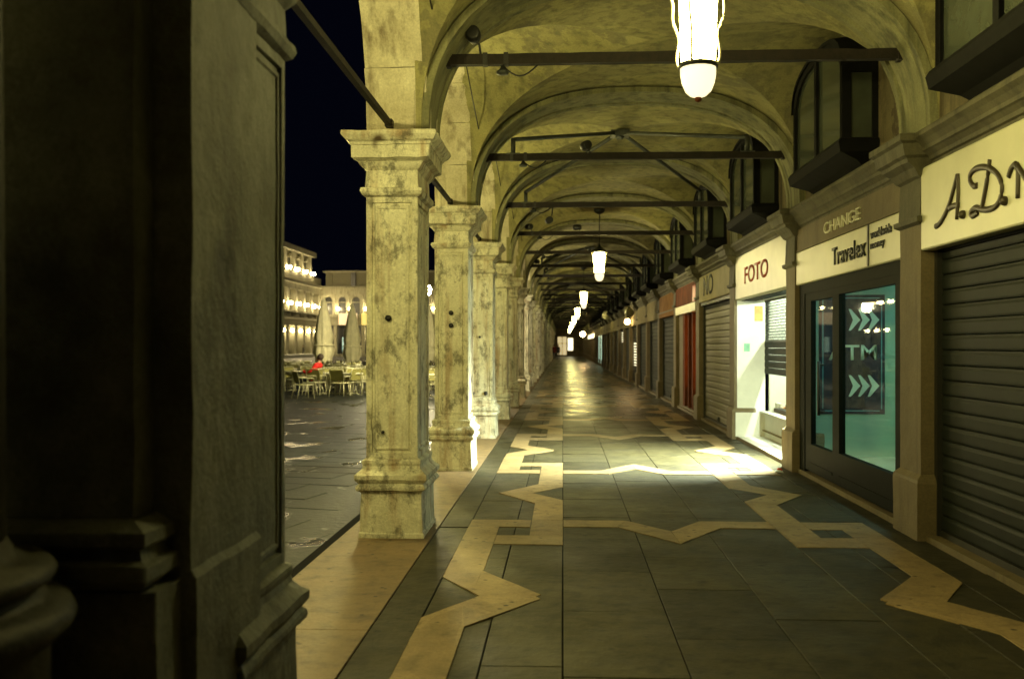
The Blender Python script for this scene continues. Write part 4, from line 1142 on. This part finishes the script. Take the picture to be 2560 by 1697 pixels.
def make_chair():
    root=empty('cafe_chair')
    m=MB(); m.box(-.23,.23,-.22,.22,.435,.455); m.build('seat',M['weave'],root)
    m=MB(); m.tube([(-.24,-.23,.445),(.24,-.23,.445),(.24,.23,.445),(-.24,.23,.445),(-.24,-.23,.445)],.014,6); m.build('seat_rim',M['chair'],root)
    m=MB(); m.prism([(.20,.52),(.215,.52),(.305,.86),(.29,.86)],'x',-.21,.21); m.build('backrest',M['weave'],root)
    m=MB(); m.tube([(-.23,.20,.44),(-.235,.27,.75),(-.225,.30,.87),(-.18,.31,.895),(.18,.31,.895),(.225,.30,.87),(.235,.27,.75),(.23,.20,.44)],.014,6); m.build('back_frame',M['chair'],root)
    for sx in (-1,1):
        m=MB(); m.tube([(sx*.22,-.21,.445),(sx*.25,-.26,.0)],.013,6); m.build('leg',M['chair'],root)
        m=MB(); m.tube([(sx*.22,.20,.445),(sx*.25,.30,.0)],.013,6); m.build('leg',M['chair'],root)
        m=MB(); m.tube([(sx*.24,-.24,.30),(sx*.255,-.24,.63),(sx*.255,-.16,.66),(sx*.25,.24,.66)],.013,6); m.build('armrest',M['chair'],root)
    return root
def make_table():
    root=empty('cafe_table')
    m=MB(); m.lathe([(.36,.715),(.37,.72),(.37,.74),(.36,.745)],0,0,22); m.build('table_top',M['tabletop'],root)
    m=MB(); m.tube([(0,0,.02),(0,0,.715)],.03,8); m.build('column',M['chair'],root)
    for a in (0,PI/2,PI,3*PI/2):
        m=MB(); m.tube([(0,0,.08),(.16*math.cos(a),.16*math.sin(a),.06),(.33*math.cos(a),.33*math.sin(a),.0)],.018,6); m.build('foot',M['chair'],root)
    return root
chp=make_chair(); tbp=make_table()
spots_=[]
chairs=[(-7.95,30.2,2.2,'pale metal chair in front of the person in red, its back to the arcade'),
        (-7.15,31.6,3.0,'pale metal chair just right of the person in red')]
grid=[]
r2=random.Random(5)
for row,Y in enumerate((32.6,35.0,37.8,41.0,44.5,48.5)):
    for c in range(5):
        u=728+c*40+r2.uniform(-8,8); 
        if row==0 and c<2: continue
        grid.append((atpx(u,Y),Y+r2.uniform(-.4,.4)))
grid+= [(atpx(1068,31),31.0),(atpx(1078,36.5),36.5),(atpx(1066,44),44.)]
fc=True
for x,y,a,lab in chairs:
    o=chp if fc else copy_tree(chp); fc=False; o.location=(x,y,-.043); o.rotation_euler=(0,0,a); o.name='cafe_chair'; tag(o,lab,'chair','cafe chairs on the square')
ft=True
for i,(x,y) in enumerate(grid):
    o=tbp if ft else copy_tree(tbp); ft=False; o.location=(x,y,-.043); o.name='cafe_table'
    tag(o,'small round pale cafe table set among empty chairs on the square','table','cafe tables on the square')
    for q in range(3):
        a=r2.uniform(0,6.28)+q*2.1; rr=.62
        cx_,cy_=x+rr*math.cos(a),y+rr*math.sin(a)
        c=copy_tree(chp); c.location=(cx_,cy_,-.043); c.rotation_euler=(0,0,a-PI/2+r2.uniform(-.4,.4)); c.name='cafe_chair'
        tag(c,'empty pale metal cafe chair by a small table on the square','chair','cafe chairs on the square')
# ================================================================== people
def skin_body(name, verts, edges, radii, rootv, mats, matfn, parent, levels=1):
    me=bpy.data.meshes.new(name); me.from_pydata(verts,edges,[])
    o=bpy.data.objects.new(name,me); COL.objects.link(o)
    sk=o.modifiers.new('skin','SKIN'); sk.use_smooth_shade=True
    for i,r in enumerate(radii):
        d=me.skin_vertices[0].data[i]; d.radius=(r if isinstance(r,tuple) else (r,r)); d.use_root=(i==rootv)
    sb=o.modifiers.new('sub','SUBSURF'); sb.levels=levels; sb.render_levels=levels
    dg=bpy.context.evaluated_depsgraph_get(); dg.update()
    m2=bpy.data.meshes.new_from_object(o.evaluated_get(dg)); m2.name=name
    o.modifiers.clear(); o.data=m2
    m2.materials.clear()
    for m in mats: m2.materials.append(m)
    for p in m2.polygons: p.material_index=matfn(p.center); p.use_smooth=True
    o.parent=parent; return o
def seated_person(x,y,rz):
    root=empty('person',(x,y,-.043),rz)
    # local frame: faces +y, sits with seat at z=.46
    V=[(0,0,.53),(0,-.10,.72),(0,-.20,.92),(0,-.25,1.03),(0,-.27,1.10),(0,-.265,1.17),(0,-.25,1.26),
       (.18,-.22,1.00),(.25,-.06,.80),(.16,.20,.78),(.08,.30,.84),
       (-.18,-.22,1.00),(-.26,-.08,.80),(-.18,.16,.76),(-.10,.26,.82),
       (.10,.04,.52),(.12,.46,.56),(.12,.52,.10),(.12,.64,.05),
       (-.10,.04,.52),(-.13,.44,.56),(-.16,.40,.10),(-.17,.52,.05)]
    Eg=[(0,1),(1,2),(2,3),(3,4),(4,5),(5,6),(3,7),(7,8),(8,9),(9,10),(3,11),(11,12),(12,13),(13,14),(0,15),(15,16),(16,17),(17,18),(0,19),(19,20),(20,21),(21,22)]
    Rd=[(.16,.13),(.165,.125),(.18,.13),(.12,.10),.055,.085,.095,.075,.06,.045,.04,.075,.06,.045,.04,.10,.075,.05,.045,.10,.075,.05,.045]
    def mf(c):
        if c.z>1.09: return 2
        if c.y>.24 and c.z>.70: return 2
        if c.z<.60 and (c.y>.02 or c.z<.5): return 1
        return 0
    skin_body('body',V,Eg,Rd,0,[M['jacket'],M['jeans'],M['skin']],mf,root,2)
    m=MB(); m.sphere((0,-.285,1.265),.112,14,1.1); m.v=[(a,b-.02*(c>1.26),c) for a,b,c in m.v if True]; m.build('hair',M['hair'],root)
    m=MB(); m.sphere((0,-.155,1.215),.016,8); m.build('nose',M['skin'],root)
    m=MB(); m.tube([(-.12,-.27,1.06),(-.06,-.17,1.03),(.06,-.17,1.03),(.12,-.27,1.06)],.045,8); m.build('scarf',M['darkcoat'],root)
    tag(root,'seated person in a red jacket and dark trousers leaning back at the cafe','person')
pxs=-8.25; pys=32.4
seated_person(pxs,pys,R(80))
ch2=copy_tree(chp); ch2.location=(pxs+.02,pys,-.043); ch2.rotation_euler=(0,0,R(80)+PI); ch2.name='cafe_chair'; tag(ch2,'pale metal chair carrying the person in red','chair','cafe chairs on the square')
def standing(x,y,z,rz,top,label):
    root=empty('person',(x,y,z),rz)
    V=[(0,0,.92),(0,0,1.12),(0,0,1.36),(0,0,1.45),(0,.01,1.52),(0,.02,1.60),(0,.02,1.68),
       (.18,0,1.40),(.23,-.03,1.12),(.22,.08,.86),(.21,.12,.78),(-.18,0,1.40),(-.23,-.02,1.12),(-.22,.06,.86),(-.21,.10,.78),
       (.09,0,.88),(.10,.06,.48),(.10,-.04,.08),(.11,.10,.04),(-.09,0,.88),(-.10,.0,.48),(-.10,-.14,.09),(-.11,.0,.04)]
    Eg=[(0,1),(1,2),(2,3),(3,4),(4,5),(5,6),(2,7),(7,8),(8,9),(9,10),(2,11),(11,12),(12,13),(13,14),(0,15),(15,16),(16,17),(17,18),(0,19),(19,20),(20,21),(21,22)]
    Rd=[(.16,.12),(.16,.12),(.17,.12),(.09,.08),.055,.085,.09,.07,.055,.045,.04,.07,.055,.045,.04,.10,.07,.05,.045,.10,.07,.05,.045]
    def mf(c): return 2 if (c.z>1.46 or (c.z<.83 and abs(c.x)>.17)) else (1 if c.z<.80 else 0)
    skin_body('body',V,Eg,Rd,0,[top,M['jeans'],M['skin']],mf,root,1)
    m=MB(); m.sphere((0,-.0,1.665),.10,12,1.1); m.build('hair',M['hair'],root)
    tag(root,label,'person')
standing(-1.02,118,0,R(10),M['maroon'],'person in a maroon coat walking far down the arcade')
standing(-.55,119,0,R(170),M['darkcoat'],'person in a dark coat walking far down the arcade')
standing(atpx(758,138),138,-.04,R(90),M['darkcoat'],'person in a dark coat standing before the three storey palace')
# litter by the pilaster
lt=empty('crumpled_litter',(2.72,12.72,.0))
m=MB(); m.stack([(0.003,-.05,.06,-.03,.03),(.02,-.04,.05,-.035,.03),(.035,-.02,.02,-.02,.02)]); m.build('paper_scrap',M['white'],lt,(.006,20,.02))
m=MB(); m.stack([(0.03,-.02,.05,-.02,.02),(.055,-.01,.03,-.015,.015)]); m.build('red_wrapper',M['brightred'],lt,(.005,22,.02))
tag(lt,'small crumpled red and white litter by the pilaster of the ATM door','litter')
print('objects',len(bpy.data.objects))
